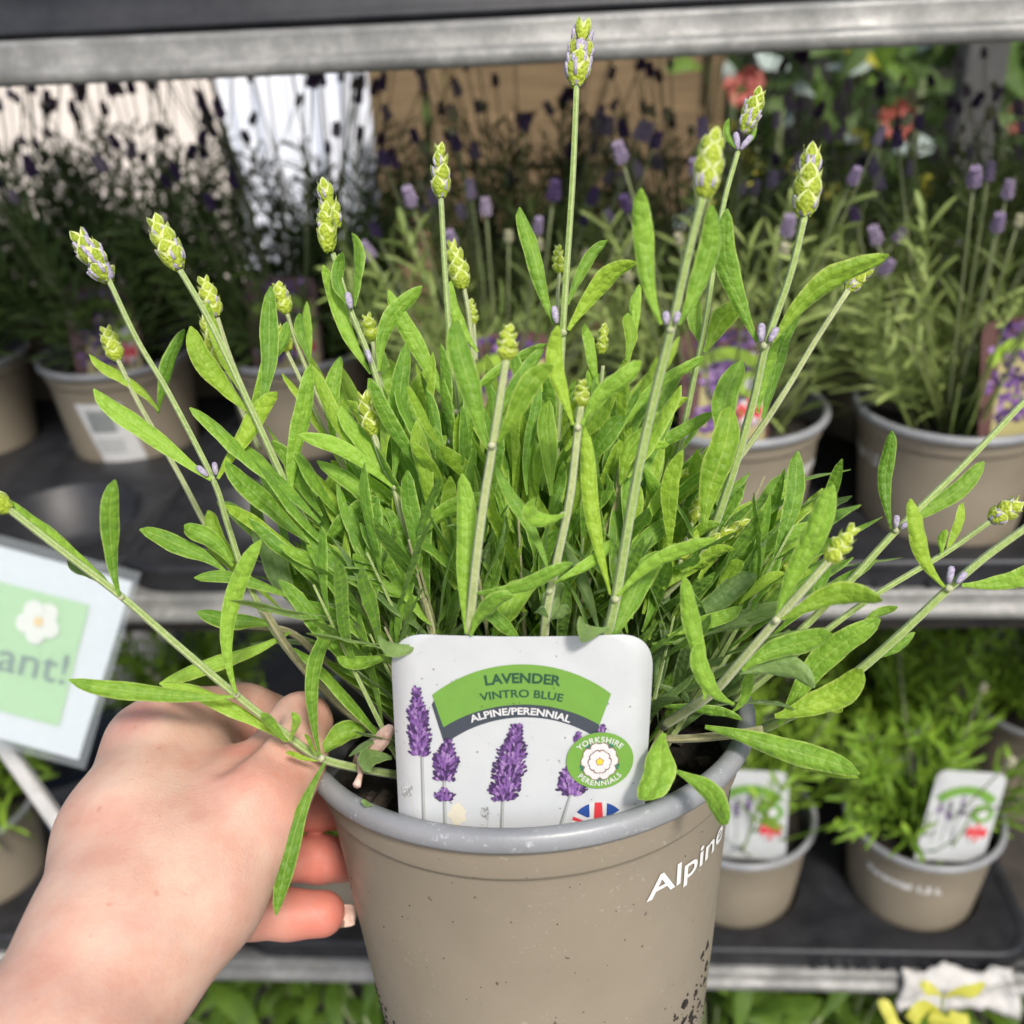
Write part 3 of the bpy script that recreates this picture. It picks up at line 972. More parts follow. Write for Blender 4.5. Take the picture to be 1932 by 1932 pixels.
def add_stem(pts, r, mat=None, tip_r=0.8):
    q = [P(*p) for p in pts]
    n = max(8, 6 * len(q))
    c = spline(q, n)
    d = np.array([np.dot(p, FV) for p in c])
    rad = 0.83 * r / FPX * d * np.linspace(tip_r, 1.05, n)
    mb = MB()
    tube(mb, c, rad, 10, 0, True, 0.07)
    for k in range(1, len(pts) - 1):                # slightly swollen joints
        pass
    return part('stem', mb, mat or M_stem, plant)
def node(parent, x, y, d, r):
    mb = MB()
    p = P(x, y, d + 0.0008); q = r * 0.66 / FPX * d
    lathe(mb, [(0.001 * q, -q), (0.75 * q, -0.6 * q), (q, 0), (0.8 * q, 0.5 * q), (0.001 * q, 0.9 * q)], p, UV_, RV, 8)
    return part('joint', mb, M_node, plant, parent)
def buds(parent, lst, d):
    for (x0, y0, x1, y1, w) in lst:
        mb = MB()
        a, b = P(x0, y0, d), P(x1, y1, d)
        q = w / FPX * d / 2
        tube(mb, [a, a * 0.6 + b * 0.4, a * 0.15 + b * 0.85, b], [q * 0.6, q, q * 0.95, q * 0.55], 8)
        part('bud', mb, M_calyx, plant, parent)
G, Y, K = M_leaf, M_leaf2, M_leafg

# --- left side
s = add_stem([(205, 528, .305), (258, 640, .306), (320, 745, .307), (402, 905, .310), (428, 985, .314), (460, 1080, .318), (510, 1180, .324), (585, 1275, .332), (700, 1380, .345)], 7.5)
add_head(s, (208, 530), (150, 448), 56, .305, purple=.75, seed=3)
node(s, 401, 903, .309, 10)
buds(s, [(392, 898, 372, 880, 12), (408, 896, 404, 872, 11)], .307)
add_leaf(s, (398, 905), (183, 727), 50, .308, .300, -8, 12, G)
add_leaf(s, (410, 903), (523, 742), 46, .307, .302, -7, -15, Y)
s = add_stem([(340, 510, .300), (400, 615, .301), (480, 785, .304), (545, 925, .309), (600, 1030, .314), (660, 1130, .320), (740, 1260, .335)], 8.5)
add_head(s, (338, 508), (295, 420), 55, .300, purple=.35, seed=5)
node(s, 542, 920, .308, 10)
add_leaf(s, (476, 780), (357, 617), 50, .305, .300, -12, 20, Y)
add_leaf(s, (488, 785), (512, 540), 46, .307, .310, 8, -12, G)
add_leaf(s, (470, 800), (520, 610), 26, .315, .318, 0, 35, G)
add_leaf(s, (546, 925), (360, 768), 30, .306, .300, -8, 45, G)
add_leaf(s, (548, 940), (592, 690), 48, .305, .300, -10, 10, G)
add_leaf(s, (585, 1022), (430, 868), 52, .312, .306, -8, 15, G)
add_leaf(s, (600, 1035), (632, 880), 54, .318, .322, -6, -20, Y)
s = add_stem([(222, 678, .335), (262, 762, .336), (335, 890, .338), (385, 985, .340), (450, 1100, .345)], 6.5, M_stemp)
add_head(s, (223, 680), (200, 622), 40, .335, purple=.05, seed=1)
add_leaf(s, (300, 775), (170, 667), 30, .337, .332, 10, 30, Y)
add_leaf(s, (298, 780), (346, 620), 36, .338, .336, -4, 20, G)
s = add_stem([(410, 600, .322), (440, 690, .324), (500, 830, .328), (560, 980, .335)], 6.5, M_stemp)
add_head(s, (408, 598), (384, 530), 42, .322, purple=.5, seed=2)
add_leaf(s, (452, 735), (392, 570), 28, .318, .314, -6, 35, Y)
s = add_stem([(425, 700, .328), (440, 740, .329), (490, 850, .332)], 6, M_stemp)
add_head(s, (420, 690), (388, 600), 40, .326, purple=.05, seed=8)
s = add_stem([(542, 592, .330), (560, 650, .332), (610, 770, .336), (680, 900, .340)], 5.5, M_stemp)
add_head(s, (541, 592), (524, 538), 38, .330, purple=.05, seed=4)
add_leaf(s, (585, 690), (563, 590), 26, .331, .330, 0, 20, G)
add_leaf(s, (583, 690), (578, 568), 22, .334, .338, 0, -20, G)
s = add_stem([(540, 662, .326), (585, 755, .327), (635, 860, .330), (690, 950, .334)], 6, M_stemp)
add_head(s, (546, 662), (515, 612), 38, .326, purple=.05, seed=6)
add_leaf(s, (495, 700), (545, 606), 30, .318, .320, 6, 15, G)
add_leaf(s, (628, 850), (638, 672), 40, .322, .318, -5, 0, G)
add_leaf(s, (640, 870), (533, 700), 22, .326, .330, 4, 40, Y)
add_leaf(s, (675, 860), (640, 700), 48, .330, .334, -6, 25, Y)
# --- double head
s = add_stem([(628, 478, .305), (660, 582, .306), (706, 700, .308), (745, 850, .312), (770, 960, .318), (800, 1100, .326)], 7.5)
add_head(s, (634, 432), (611, 350), 42, .308, purple=.3, seed=7)
add_head(s, (620, 476), (613, 394), 42, .303, purple=.15, seed=9)
buds(s, [(662, 582, 655, 552, 14), (700, 685, 692, 660, 10)], .304)
add_leaf(s, (662, 580), (644, 475), 34, .304, .302, -12, 25, G)
add_leaf(s, (668, 578), (662, 436), 32, .308, .310, 8, -35, G)
add_leaf(s, (700, 705), (612, 500), 40, .309, .306, -10, 10, G)
add_leaf(s, (715, 700), (790, 535), 44, .316, .318, -18, 15, G)
s = add_stem([(703, 645, .335), (712, 700, .336), (740, 800, .338)], 5.5, M_stemp)
add_head(s, (703, 642), (692, 596), 34, .335, purple=.05, seed=10)
# --- stem at 700,780
s = add_stem([(704, 818, .298), (722, 870, .298), (746, 925, .297), (772, 1045, .296), (800, 1140, .295), (822, 1215, .295)], 9, M_stemp)
add_head(s, (704, 822), (688, 745), 44, .298, purple=.03, seed=11)
node(s, 744, 918, .295, 11); node(s, 771, 1043, .294, 11); node(s, 799, 1133, .293, 11)
add_leaf(s, (740, 918), (566, 812), 40, .294, .288, 10, 10, G)
add_leaf(s, (738, 915), (652, 760), 44, .298, .302, -8, 20, G)
add_leaf(s, (742, 905), (758, 648), 50, .299, .300, 6, 8, G)
add_leaf(s, (768, 1042), (600, 862), 42, .296, .300, 12, 5, G)
add_leaf(s, (776, 1042), (932, 940), 42, .291, .283, -30, 20, G)
add_leaf(s, (792, 1130), (664, 1045), 40, .292, .286, -14, 15, G)
add_leaf(s, (805, 1120), (812, 806), 54, .300, .306, 5, 5, G)
add_leaf(s, (815, 1180), (760, 1120), 22, .292, .290, 0, 30, G)
add_leaf(s, (822, 1180), (862, 1105), 20, .294, .298, 5, 0, G)
add_leaf(s, (660, 840), (700, 960), 40, .316, .320, 4, 0, Y)
# --- S6
s = add_stem([(832, 375, .322), (840, 520, .323), (852, 680, .324), (862, 775, .325), (866, 880, .328), (862, 1010, .332), (860, 1150, .338)], 7.5)
add_head(s, (832, 374), (830, 283), 44, .322, purple=.45, n=4, seed=12)
node(s, 861, 777, .322, 11)
add_leaf(s, (857, 772), (738, 546), 44, .322, .318, -8, 8, G)
add_leaf(s, (868, 768), (1036, 655), 26, .322, .326, -14, 40, G)
add_leaf(s, (862, 880), (848, 770), 30, .334, .336, 5, 10, Y)
s = add_stem([(876, 545, .338), (885, 600, .338), (892, 680, .340), (895, 800, .342)], 6, M_stemp)
add_head(s, (874, 546), (853, 462), 46, .338, purple=.05, n=6, seed=13)
add_leaf(s, (902, 664), (850, 530), 34, .330, .326, -12, 15, G)
s = add_stem([(894, 610, .345), (898, 680, .345)], 4.5, M_stemp)
add_head(s, (894, 612), (888, 568), 26, .345, purple=.05, n=4, seed=14)
# --- tall centre
s = add_stem([(1088, 163, .300), (1081, 330, .302), (1070, 500, .305), (1062, 625, .308), (1055, 760, .313), (1045, 920, .320), (1035, 1100, .328)], 8.5, M_stem)
add_head(s, (1087, 164), (1100, 53), 56, .300, purple=1.0, seed=15)
node(s, 1063, 627, .306, 12)
buds(s, [(1050, 610, 1045, 578, 14)], .305)
add_leaf(s, (1046, 612), (988, 388), 44, .306, .302, -8, 10, G)
add_leaf(s, (1072, 623), (1202, 494), 50, .305, .298, -14, 8, Y)
add_leaf(s, (1072, 575), (1148, 456), 30, .312, .314, -12, 0, G)
s2 = add_stem([(1055, 516, .318), (1052, 560, .316), (1052, 610, .314)], 5, M_stemp)
add_head(s2, (1054, 516), (1053, 466), 28, .318, purple=.03, n=4, seed=16)
add_leaf(s, (1130, 730), (1108, 610), 30, .322, .318, -4, 20, G)
add_leaf(s, (1145, 830), (1120, 690), 36, .326, .322, -6, 10, G)
s2 = add_stem([(1138, 690, .334), (1130, 760, .334), (1115, 850, .336)], 5, M_stemp)
add_head(s2, (1134, 668), (1140, 614), 28, .334, purple=.03, n=4, seed=17)
add_leaf(s, (1182, 680), (1190, 588), 34, .316, .318, 4, 10, Y)
add_leaf(s, (1195, 650), (1203, 535), 28, .322, .324, 0, 0, G)
# --- near blurred stem (head 1340,310)
s = add_stem([(1326, 372, .228), (1300, 470, .233), (1268, 612, .240), (1235, 745, .247), (1200, 905, .255), (1162, 1125, .268), (1140, 1215, .275)], 11, M_stem)
add_head(s, (1328, 374), (1346, 254), 62, .228, purple=.2, seed=18)
node(s, 1265, 622, .239, 12)
buds(s, [(1258, 612, 1256, 588, 15), (1274, 610, 1280, 588, 13)], .238)
add_leaf(s, (1248, 612), (1217, 356), 52, .238, .230, -18, 10, G)
add_leaf(s, (1280, 612), (1342, 388), 58, .241, .236, 22, 20, G)
node(s, 1161, 1130, .266, 13)
add_leaf(s, (1152, 1122), (1098, 808), 42, .268, .262, -6, 8, Y)
add_leaf(s, (1166, 1125), (1352, 1016), 40, .266, .258, -18, 18, G)
add_leaf(s, (1150, 1215), (1262, 1040), 62, .272, .276, -10, 5, G)
add_leaf(s, (1150, 1185), (1088, 1165), 46, .264, .254, -18, 10, K)
# --- 1418,215
s = add_stem([(1393, 283, .325), (1362, 400, .326), (1332, 600, .328), (1312, 700, .330), (1280, 850, .334), (1240, 1000, .340)], 7, M_stem)
add_head(s, (1402, 252), (1432, 175), 42, .325, purple=.9, seed=19)
buds(s, [(1392, 282, 1388, 250, 13), (1397, 282, 1418, 256, 12)], .324)
add_leaf(s, (1392, 284), (1374, 222), 18, .324, .322, -8, 20, G)
add_leaf(s, (1398, 282), (1425, 232), 16, .328, .330, 6, 20, G)
add_leaf(s, (1330, 665), (1402, 560), 56, .326, .322, -4, 10, Y)
add_leaf(s, (1325, 660), (1312, 560), 40, .332, .336, 0, 15, G)
add_leaf(s, (1210, 745), (1330, 678), 24, .318, .322, -6, 25, G)
add_leaf(s, (1172, 812), (1330, 675), 30, .316, .320, -16, 15, G)
add_leaf(s, (1208, 840), (1300, 755), 30, .314, .312, -8, 20, Y)
add_leaf(s, (1190, 890), (1345, 780), 32, .316, .320, -10, 15, G)
# --- 1528,345
s = add_stem([(1518, 408, .268), (1490, 520, .272), (1445, 650, .278), (1420, 760, .285), (1380, 900, .294), (1330, 1040, .304), (1270, 1180, .318)], 9.5, M_stem)
add_head(s, (1517, 410), (1531, 288), 58, .268, purple=.55, seed=20)
node(s, 1441, 652, .276, 12)
buds(s, [(1436, 645, 1437, 610, 15), (1452, 645, 1466, 618, 14)], .275)
add_leaf(s, (1430, 645), (1366, 396), 56, .277, .272, -16, 8, G)
add_leaf(s, (1458, 645), (1672, 472), 60, .279, .272, -18, 20, Y)
add_leaf(s, (1365, 875), (1392, 676), 62, .300, .304, -8, 10, G)
add_leaf(s, (1328, 995), (1384, 768), 78, .282, .278, -6, 8, Y)
s = add_stem([(1600, 548, .300), (1540, 640, .302), (1480, 740, .306), (1420, 830, .312), (1330, 950, .320), (1250, 1080, .328)], 8, M_stemp)
add_head(s, (1596, 550), (1645, 500), 34, .301, purple=.6, n=4, seed=21)
add_leaf(s, (1430, 780), (1478, 640), 34, .303, .298, -8, 30, G)
add_leaf(s, (1440, 790), (1505, 600), 46, .308, .310, -4, 25, G)
# --- right sprays
s = add_stem([(1990, 700, .318), (1932, 758, .318), (1810, 885, .318), (1692, 1000, .318), (1600, 1100, .320), (1500, 1200, .324), (1380, 1320, .332)], 8.5, M_stem)
node(s, 1690, 1000, .316, 11)
buds(s, [(1690, 995, 1692, 972, 12), (1700, 997, 1716, 984, 11)], .315)
add_head(s, (1988, 703), (2040, 640), 50, .318, purple=.6, seed=22)
add_leaf(s, (1682, 998), (1678, 812), 36, .316, .312, -8, 15, G)
add_leaf(s, (1704, 992), (1856, 876), 44, .321, .326, 6, 5, G)
s = add_stem([(1866, 985, .305), (1780, 1045, .305), (1640, 1130, .306), (1500, 1235, .312), (1380, 1330, .324)], 7.5, M_stem)
add_head(s, (1868, 984), (1928, 945), 48, .305, purple=.4, n=4, seed=23)
add_leaf(s, (1785, 1045), (1822, 950), 24, .305, .304, 0, 20, Y)
add_leaf(s, (1776, 1046), (1780, 998), 22, .303, .302, 0, 0, G)
add_leaf(s, (1620, 1180), (1692, 1142), 22, .308, .306, 0, 20, G)
s = add_stem([(2000, 950, .268), (1932, 998, .270), (1860, 1050, .273), (1792, 1108, .276), (1700, 1195, .282), (1620, 1265, .290), (1530, 1330, .300), (1440, 1375, .312)], 10.5, M_stem)
node(s, 1790, 1110, .274, 13)
buds(s, [(1790, 1100, 1796, 1068, 14), (1805, 1100, 1822, 1080, 13)], .273)
add_head(s, (2000, 952), (2075, 900), 55, .268, purple=.4, seed=24)
add_leaf(s, (1782, 1108), (1722, 942), 44, .273, .268, -18, 15, Y)
add_leaf(s, (1815, 1104), (2000, 1045), 50, .275, .268, 18, 10, G)
add_leaf(s, (1645, 1245), (1730, 1196), 20, .286, .284, 4, 20, G)
add_leaf(s, (1470, 1368), (1652, 1158), 66, .296, .288, -14, 8, G)
add_leaf(s, (1462, 1352), (1630, 1265), 72, .288, .280, 16, 10, Y)
add_leaf(s, (1560, 1335), (1590, 1345), 20, .305, .303, 0, 10, Y)
# --- 1583,1025
s = add_stem([(1566, 1056, .252), (1520, 1108, .255), (1465, 1170, .260), (1400, 1245, .268), (1340, 1310, .280), (1250, 1370, .300)], 11, M_stemp)
add_head(s, (1562, 1060), (1608, 1000), 48, .252, purple=.03, n=4, seed=25)
node(s, 1464, 1170, .258, 13)
add_leaf(s, (1466, 1165), (1580, 918), 62, .259, .250, -6, 8, G)
add_leaf(s, (1475, 1168), (1664, 1122), 58, .258, .250, -12, 12, Y)
add_leaf(s, (1540, 1140), (1560, 1070), 26, .266, .266, 0, 25, G)
add_leaf(s, (1400, 1265), (1570, 1200), 60, .272, .266, -14, 8, G)
add_leaf(s, (1395, 1270), (1540, 1290), 56, .276, .272, -16, 15, K)
add_leaf(s, (1385, 1330), (1335, 1220), 48, .270, .262, -30, 10, G)
add_leaf(s, (1330, 1320), (1282, 1088), 46, .268, .262, 12, 8, G)
# --- low right
s = add_stem([(1255, 1395, .305), (1320, 1392, .302), (1390, 1385, .298), (1440, 1378, .296)], 11, M_stemw)
add_leaf(s, (1330, 1372), (1617, 1468), 62, .292, .282, -10, 8, G)
add_leaf(s, (1385, 1390), (1620, 1466), 26, .297, .288, 8, 30, Y)
add_leaf(s, (1240, 1332), (1400, 1360), 26, .300, .296, -6, 25, G)
add_leaf(s, (1380, 1345), (1420, 1270), 28, .298, .290, 10, 20, G)
add_leaf(s, (1252, 1382), (1238, 1500), 84, .275, .262, 6, 5, G, tipround=5.0)
add_leaf(s, (1276, 1455), (1382, 1553), 56, .268, .256, -10, 10, G)
add_leaf(s, (1240, 1290), (1300, 1325), 26, .310, .308, 0, 20, K)
# --- lower left spray over the hand
s = add_stem([(18, 962, .268), (120, 1042, .270), (232, 1128, .273), (340, 1222, .277), (446, 1312, .282), (520, 1370, .286), (600, 1428, .291), (690, 1452, .300), (800, 1470, .315)], 9.5, M_stem)
add_head(s, (22, 962), (-62, 920), 52, .268, purple=.05, seed=26)
node(s, 228, 1126, .271, 11); node(s, 446, 1310, .280, 12); node(s, 606, 1430, .289, 13)
add_leaf(s, (226, 1124), (221, 904), 44, .270, .262, -16, 15, G)
add_leaf(s, (214, 1112), (15, 945), 34, .276, .272, 8, 40, G)
add_leaf(s, (215, 1118), (130, 1052), 30, .280, .280, 6, 30, K)
add_leaf(s, (440, 1314), (133, 1276), 44, .278, .270, -14, 12, G)
add_leaf(s, (446, 1308), (498, 1018), 44, .277, .270, -42, 10, G)
add_leaf(s, (540, 1398), (300, 1285), 40, .288, .284, 12, 25, G)
add_leaf(s, (604, 1425), (632, 1170), 36, .284, .276, -26, 12, G)
add_leaf(s, (598, 1430), (690, 1372), 52, .300, .304, -10, 10, G)
add_leaf(s, (612, 1440), (525, 1728), 44, .284, .276, 18, 12, G)
add_leaf(s, (545, 1400), (495, 1340), 26, .280, .272, -4, 10, G)
add_leaf(s, (548, 1398), (553, 1342), 22, .279, .272, 6, 10, G)
add_leaf(s, (600, 1436), (538, 1420), 15, .284, .280, 0, 10, Y)
add_leaf(s, (598, 1425), (575, 1385), 12, .284, .280, 0, 10, Y)
s = add_stem([(452, 1180, .330), (540, 1190, .331), (600, 1235, .333), (690, 1310, .338), (790, 1400, .346)], 9, M_stemw)
add_leaf(s, (548, 1192), (300, 1285), 40, .326, .316, -10, 15, G)
add_leaf(s, (520, 1180), (370, 1160), 46, .322, .316, 4, 10, G)
s = add_stem([(498, 1150, .320), (560, 1245, .322), (640, 1330, .328), (700, 1375, .334), (780, 1430, .345)], 10.5, M_stemw)
# --- leaves round the left shoulder of the clump
add_leaf(s, (425, 1078), (262, 1006), 46, .316, .310, 14, 10, G)
add_leaf(s, (440, 1068), (352, 984), 46, .314, .308, 8, 10, G)
add_leaf(s, (455, 1062), (385, 965), 48, .324, .328, -8, 15, Y)
add_leaf(s, (560, 1130), (366, 1085), 30, .318, .312, 10, 25, G)
add_leaf(s, (560, 1150), (476, 1005), 66, .330, .334, 6, 10, K)
add_leaf(s, (770, 1160), (528, 1022), 44, .300, .290, 10, 8, G)
add_leaf(s, (750, 1235), (574, 1148), 62, .296, .288, 10, 8, K)
add_leaf(s, (745, 1228), (634, 1240), 32, .288, .280, -14, 15, G)
add_leaf(s, (800, 1150), (740, 1058), 30, .308, .312, 0, 25, G)
add_leaf(s, (610, 1045), (725, 960), 44, .306, .296, -26, 25, G)
add_leaf(s, (600, 1160), (655, 1000), 58, .326, .330, 0, 15, K)
add_leaf(s, (690, 1215), (660, 1060), 52, .332, .336, 0, 15, K)
add_leaf(s, (812, 1200), (708, 1205), 34, .270, .262, -16, 25, K)
# --- near blurred stem (head 958,645)
s = add_stem([(955, 676, .243), (942, 760, .246), (930, 838, .249), (912, 950, .254), (898, 1060, .259), (884, 1200, .268)], 10.5, M_stemp)
add_head(s, (955, 680), (960, 618), 50, .243, purple=.03, n=4, seed=27)
node(s, 928, 840, .247, 13)
add_leaf(s, (918, 842), (872, 604), 62, .248, .242, -10, 8, G)
add_leaf(s, (940, 836), (1044, 692), 52, .247, .240, -10, 15, Y)
add_leaf(s, (938, 800), (1032, 664), 38, .256, .258, -14, 15, G)
add_leaf(s, (880, 1195), (876, 894), 52, .266, .262, -2, 6, G)
add_leaf(s, (888, 1200), (970, 1130), 42, .264, .258, -20, 15, G)
# --- 1095,740
s = add_stem([(1096, 765, .256), (1090, 810, .258), (1075, 940, .262), (1050, 1060, .268), (1032, 1150, .273), (1025, 1215, .278)], 10, M_stemp)
add_head(s, (1096, 768), (1098, 722), 38, .256, purple=.03, n=4, seed=28)
node(s, 1090, 806, .256, 12); node(s, 1062, 972, .262, 12); node(s, 1036, 1115, .269, 12)
add_leaf(s, (1082, 802), (1046, 614), 44, .257, .251, -8, 8, Y)
add_leaf(s, (1098, 802), (1210, 682), 46, .256, .250, -12, 12, G)
add_leaf(s, (1066, 970), (1008, 938), 42, .258, .250, -30, 20, G)
add_leaf(s, (1036, 1080), (932, 880), 32, .266, .270, 10, 15, G)
add_leaf(s, (1040, 935), (1042, 754), 48, .284, .288, -6, 8, Y)
add_leaf(s, (890, 1120), (1082, 1066), 36, .262, .256, 12, 20, G)
add_leaf(s, (1045, 1100), (1160, 1020), 28, .266, .270, 6, 25, G)
add_leaf(s, (1020, 1180), (1050, 1100), 50, .284, .282, 10, 15, K)
add_leaf(s, (1035, 1165), (1012, 1146), 26, .268, .262, 0, 0, K)
add_leaf(s, (1040, 1168), (1072, 1150), 26, .268, .262, 0, 0, K)
add_leaf(s, (930, 1205), (1012, 1090), 66, .282, .286, -8, 5, G)
add_leaf(s, (985, 1215), (906, 1150), 40, .276, .270, 8, 15, G)
add_leaf(s, (1130, 1190), (1060, 1020), 34, .288, .294, 6, 15, K)
# --- small budding shoots in the middle right
for (bx, by, tx, ty, sx, sy, d) in ((1335, 1030, 1405, 985, 1250, 1130, .292), (1305, 985, 1325, 930, 1270, 1080, .300), (1290, 905, 1312, 878, 1270, 990, .306), (1480, 1080, 1500, 1060, 1380, 1140, .308), (1285, 1055, 1298, 1018, 1250, 1120, .296)):
    s = add_stem([(bx, by, d), ((bx + sx) / 2 + 6, (by + sy) / 2, d + .004), (sx, sy, d + .012)], 6, M_stemp)
    add_head(s, (bx, by), (tx, ty), 30, d, purple=.05, n=4, seed=30 + int(bx))
    add_leaf(s, ((bx + sx) / 2, (by + sy) / 2), (bx + 52, by + 4), 28, d, d - .004, -6, 20, Y)
    add_leaf(s, ((bx + sx) / 2, (by + sy) / 2), (bx - 14, by - 30), 24, d + .004, d + .003, 6, 20, Y)
s = add_stem([(1170, 880, .300), (1160, 960, .302), (1120, 1060, .306), (1090, 1180, .312)], 8, M_stemw)
for (b, t, w, d, bow, mt) in (((1170, 915), (1215, 800), 44, .298, -6, Y), ((1165, 870), (1262, 832), 30, .300, -6, G), ((1300, 1055), (1210, 880), 34, .306, 8, G), ((1330, 1100), (1545, 985), 46, .300, -12, G),
        ((1300, 1130), (1508, 878), 34, .318, 10, G), ((1340, 1140), (1405, 1060), 40, .296, -6, Y), ((1395, 1140), (1480, 1080), 26, .290, -6, Y), ((1290, 1180), (1430, 1090), 56, .296, -6, K),
        ((1260, 1200), (1395, 1140), 36, .294, 6, G), ((1270, 1215), (1500, 1150), 44, .298, -8, K), ((1230, 1215), (1370, 1170), 30, .300, 8, G), ((1290, 1060), (1262, 900), 40, .318, -8, G),
        ((1250, 1100), (1310, 945), 62, .322, 4, K), ((1120, 900), (1140, 770), 36, .312, 0, Y), ((985, 880), (1015, 800), 40, .318, 4, G), ((990, 1000), (1008, 890), 46, .312, -5, K), ((960, 1080), (1030, 960), 40, .318, 0, K),
        ((780, 840), (800, 700), 50, .345, 0, Y), ((700, 800), (735, 690), 44, .345, 4, G), ((790, 900), (845, 830), 40, .318, -6, G), ((820, 960), (880, 880), 36, .322, 4, Y), ((930, 980), (985, 905), 38, .326, 0, Y)):
    add_leaf(s, b, t, w, d, d - .004, bow, rng.uniform(-10, 25), mt)
m = MB()                                            # a withered pink leaf by the label
leaf_into(m, P(676, 1450, .300), P(690, 1415, .292), P(742, 1380, .284), .0050, -FV, rng, curl=0.5)
part('withered_leaf', m, M_dry, plant)
m = MB()
tube(m, [P(668, 1440, .298), P(676, 1420, .294), P(680, 1462, .288), P(673, 1482, .284)], [.0006, .0008, .0008, .0012], 6)
part('withered_stalk', m, M_dry, plant)
add_leaf(s, (740, 1430), (675, 1450), 50, .290, .282, 12, 10, K)
add_leaf(s, (704, 1520), (682, 1512), 16, .283, .281, 0, 10, K)
# --- leafy shoots filling the clump, grown from the crown of the plant
NBG = MB(), MB(), MB()
def clear(p):
    x, y, d = project(p)
    if 728 < x < 1245 and y > 1192 and d < CARD_D0 + 0.006: return False
    if 470 < x < 650 and 1280 < y < 1500: return False
    if y > 1290 and x < 600: return False
    if y > 1395 and x > 1240: return False
    if y > 1200 and x > 1640: return False
    return True
fill_n = 0
shoots = []
for k in range(125):
    a = rng.uniform(0, 2 * math.pi)
    r0 = 0.050 * math.sqrt(rng.random())
    lean = min(1.10, r0 / 0.050 * rng.uniform(0.35, 1.0) * 1.10)
    dirv = nrm(POT_A * math.cos(lean) + (POT_F * math.cos(a) + POT_R * math.sin(a)) * math.sin(lean))
    base = POT_C + (POT_F * math.cos(a) + POT_R * math.sin(a)) * r0 - POT_A * 0.018
    ln = rng.uniform(0.055, 0.098) * (0.9 if lean > 0.8 else 1.0)
    c = spline([base, base + dirv * ln * 0.5 + POT_A * 0.003, base + dirv * ln + POT_A * 0.010], 10)
    if not all(clear(q) for q in c[2:]):
        continue
    shoots.append((c, lean))
for c, lean in shoots:
    mb = MB()
    tube(mb, c, np.linspace(0.0013, 0.0003, len(c)), 7, 0, True, 0.06)
    so = part('stem', mb, M_stemw if rng.random() < 0.5 else M_stem, plant)
    tt, A_, B_ = frames(c)
    npair = rng.randint(4, 6)
    for j in range(npair):
        i = int(2 + (len(c) - 3) * (j + 0.6) / npair)
        ph = rng.uniform(0, 0.5) + (j % 2) * math.pi / 2
        for sgn in (0, math.pi):
            sd = math.cos(ph + sgn) * A_[i] + math.sin(ph + sgn) * B_[i]
            el = rng.uniform(0.30, 0.85)
            dv = nrm(tt[i] * math.cos(el) + sd * math.sin(el))
            L = rng.uniform(0.030, 0.050) * (0.75 if j == npair - 1 else 1.0)
            p0 = c[i]; p2 = p0 + dv * L; p1 = p0 + dv * L * 0.5 + (sd * -0.002 + POT_A * 0.004 * rng.uniform(-0.5, 1))
            x, y, d = project(p2)
            if y < 850 or not clear(p2) or not clear((p0 + p2) / 2):
                continue
            nv = nrm(tt[i] * 0.8 - sd * 0.5 + POT_A * 0.3)
            wv = rng.uniform(0.0036, 0.0062)
            old = (np.dot(p0 - POT_C, POT_A) < 0.018)
            mt = K if (old and rng.random() < 0.6) or rng.random() < 0.08 else (Y if rng.random() < 0.4 else G)
            mb = MB()
            if NLEAF[0] < 298:
                leaf_into(mb, p0, p1, p2, wv, nv, rng, curl=rng.uniform(0.1, 0.3), twist=rng.uniform(-0.4, 0.4))
                part('leaf', mb, mt, plant, so)
                NLEAF[0] += 1
            else:
                leaf_into(mb, p0, p1, p2, wv, nv, rng, nl=10, nw=4, curl=rng.uniform(0.1, 0.3), twist=rng.uniform(-0.4, 0.4))
                merge(NBG[0] if mt is not K else NBG[1], mb)
for k in range(980):                                # narrow upright young leaves through the middle
    x0 = rng.gauss(1000, 210); y0 = rng.uniform(840, 1210)
    if abs(x0 - 1000) > 330 + (y0 - 840) * 0.5: continue
    if y0 < 970 and (rng.random() < 0.55 or x0 > 1210): continue
    if x0 > 1290 and y0 < 1080: continue
    d0 = rng.uniform(.292, .372)
    dx = (x0 - 1000) * 0.28 + rng.gauss(0, 45)
    ln = rng.uniform(100, 215)
    p0, p2 = P(x0, y0, d0), P(x0 + dx, y0 - ln, d0 + rng.uniform(-.012, .012))
    if not (clear(p0) and clear(p2)): continue
    p1 = (p0 + p2) / 2 + RV * rng.gauss(0, 0.002) + FV * rng.gauss(0, 0.002)
    mb = MB()
    leaf_into(mb, p0, p1, p2, rng.uniform(.0032, .0060), nrm(-FV + RV * rng.gauss(0, 0.8) + UV_ * rng.uniform(0, 0.6)), rng, nl=10, nw=4, curl=rng.uniform(0.1, 0.4), twist=rng.uniform(-0.6, 0.6))
    merge(NBG[2] if rng.random() < 0.45 else NBG[0], mb)
if NBG[2].v:
    part('inner_foliage', NBG[2], Y, plant, kind='stuff')
if NBG[0].v:
    part('inner_foliage', NBG[0], G, plant, kind='stuff')
if NBG[1].v:
    part('inner_foliage', NBG[1], K, plant, kind='stuff')

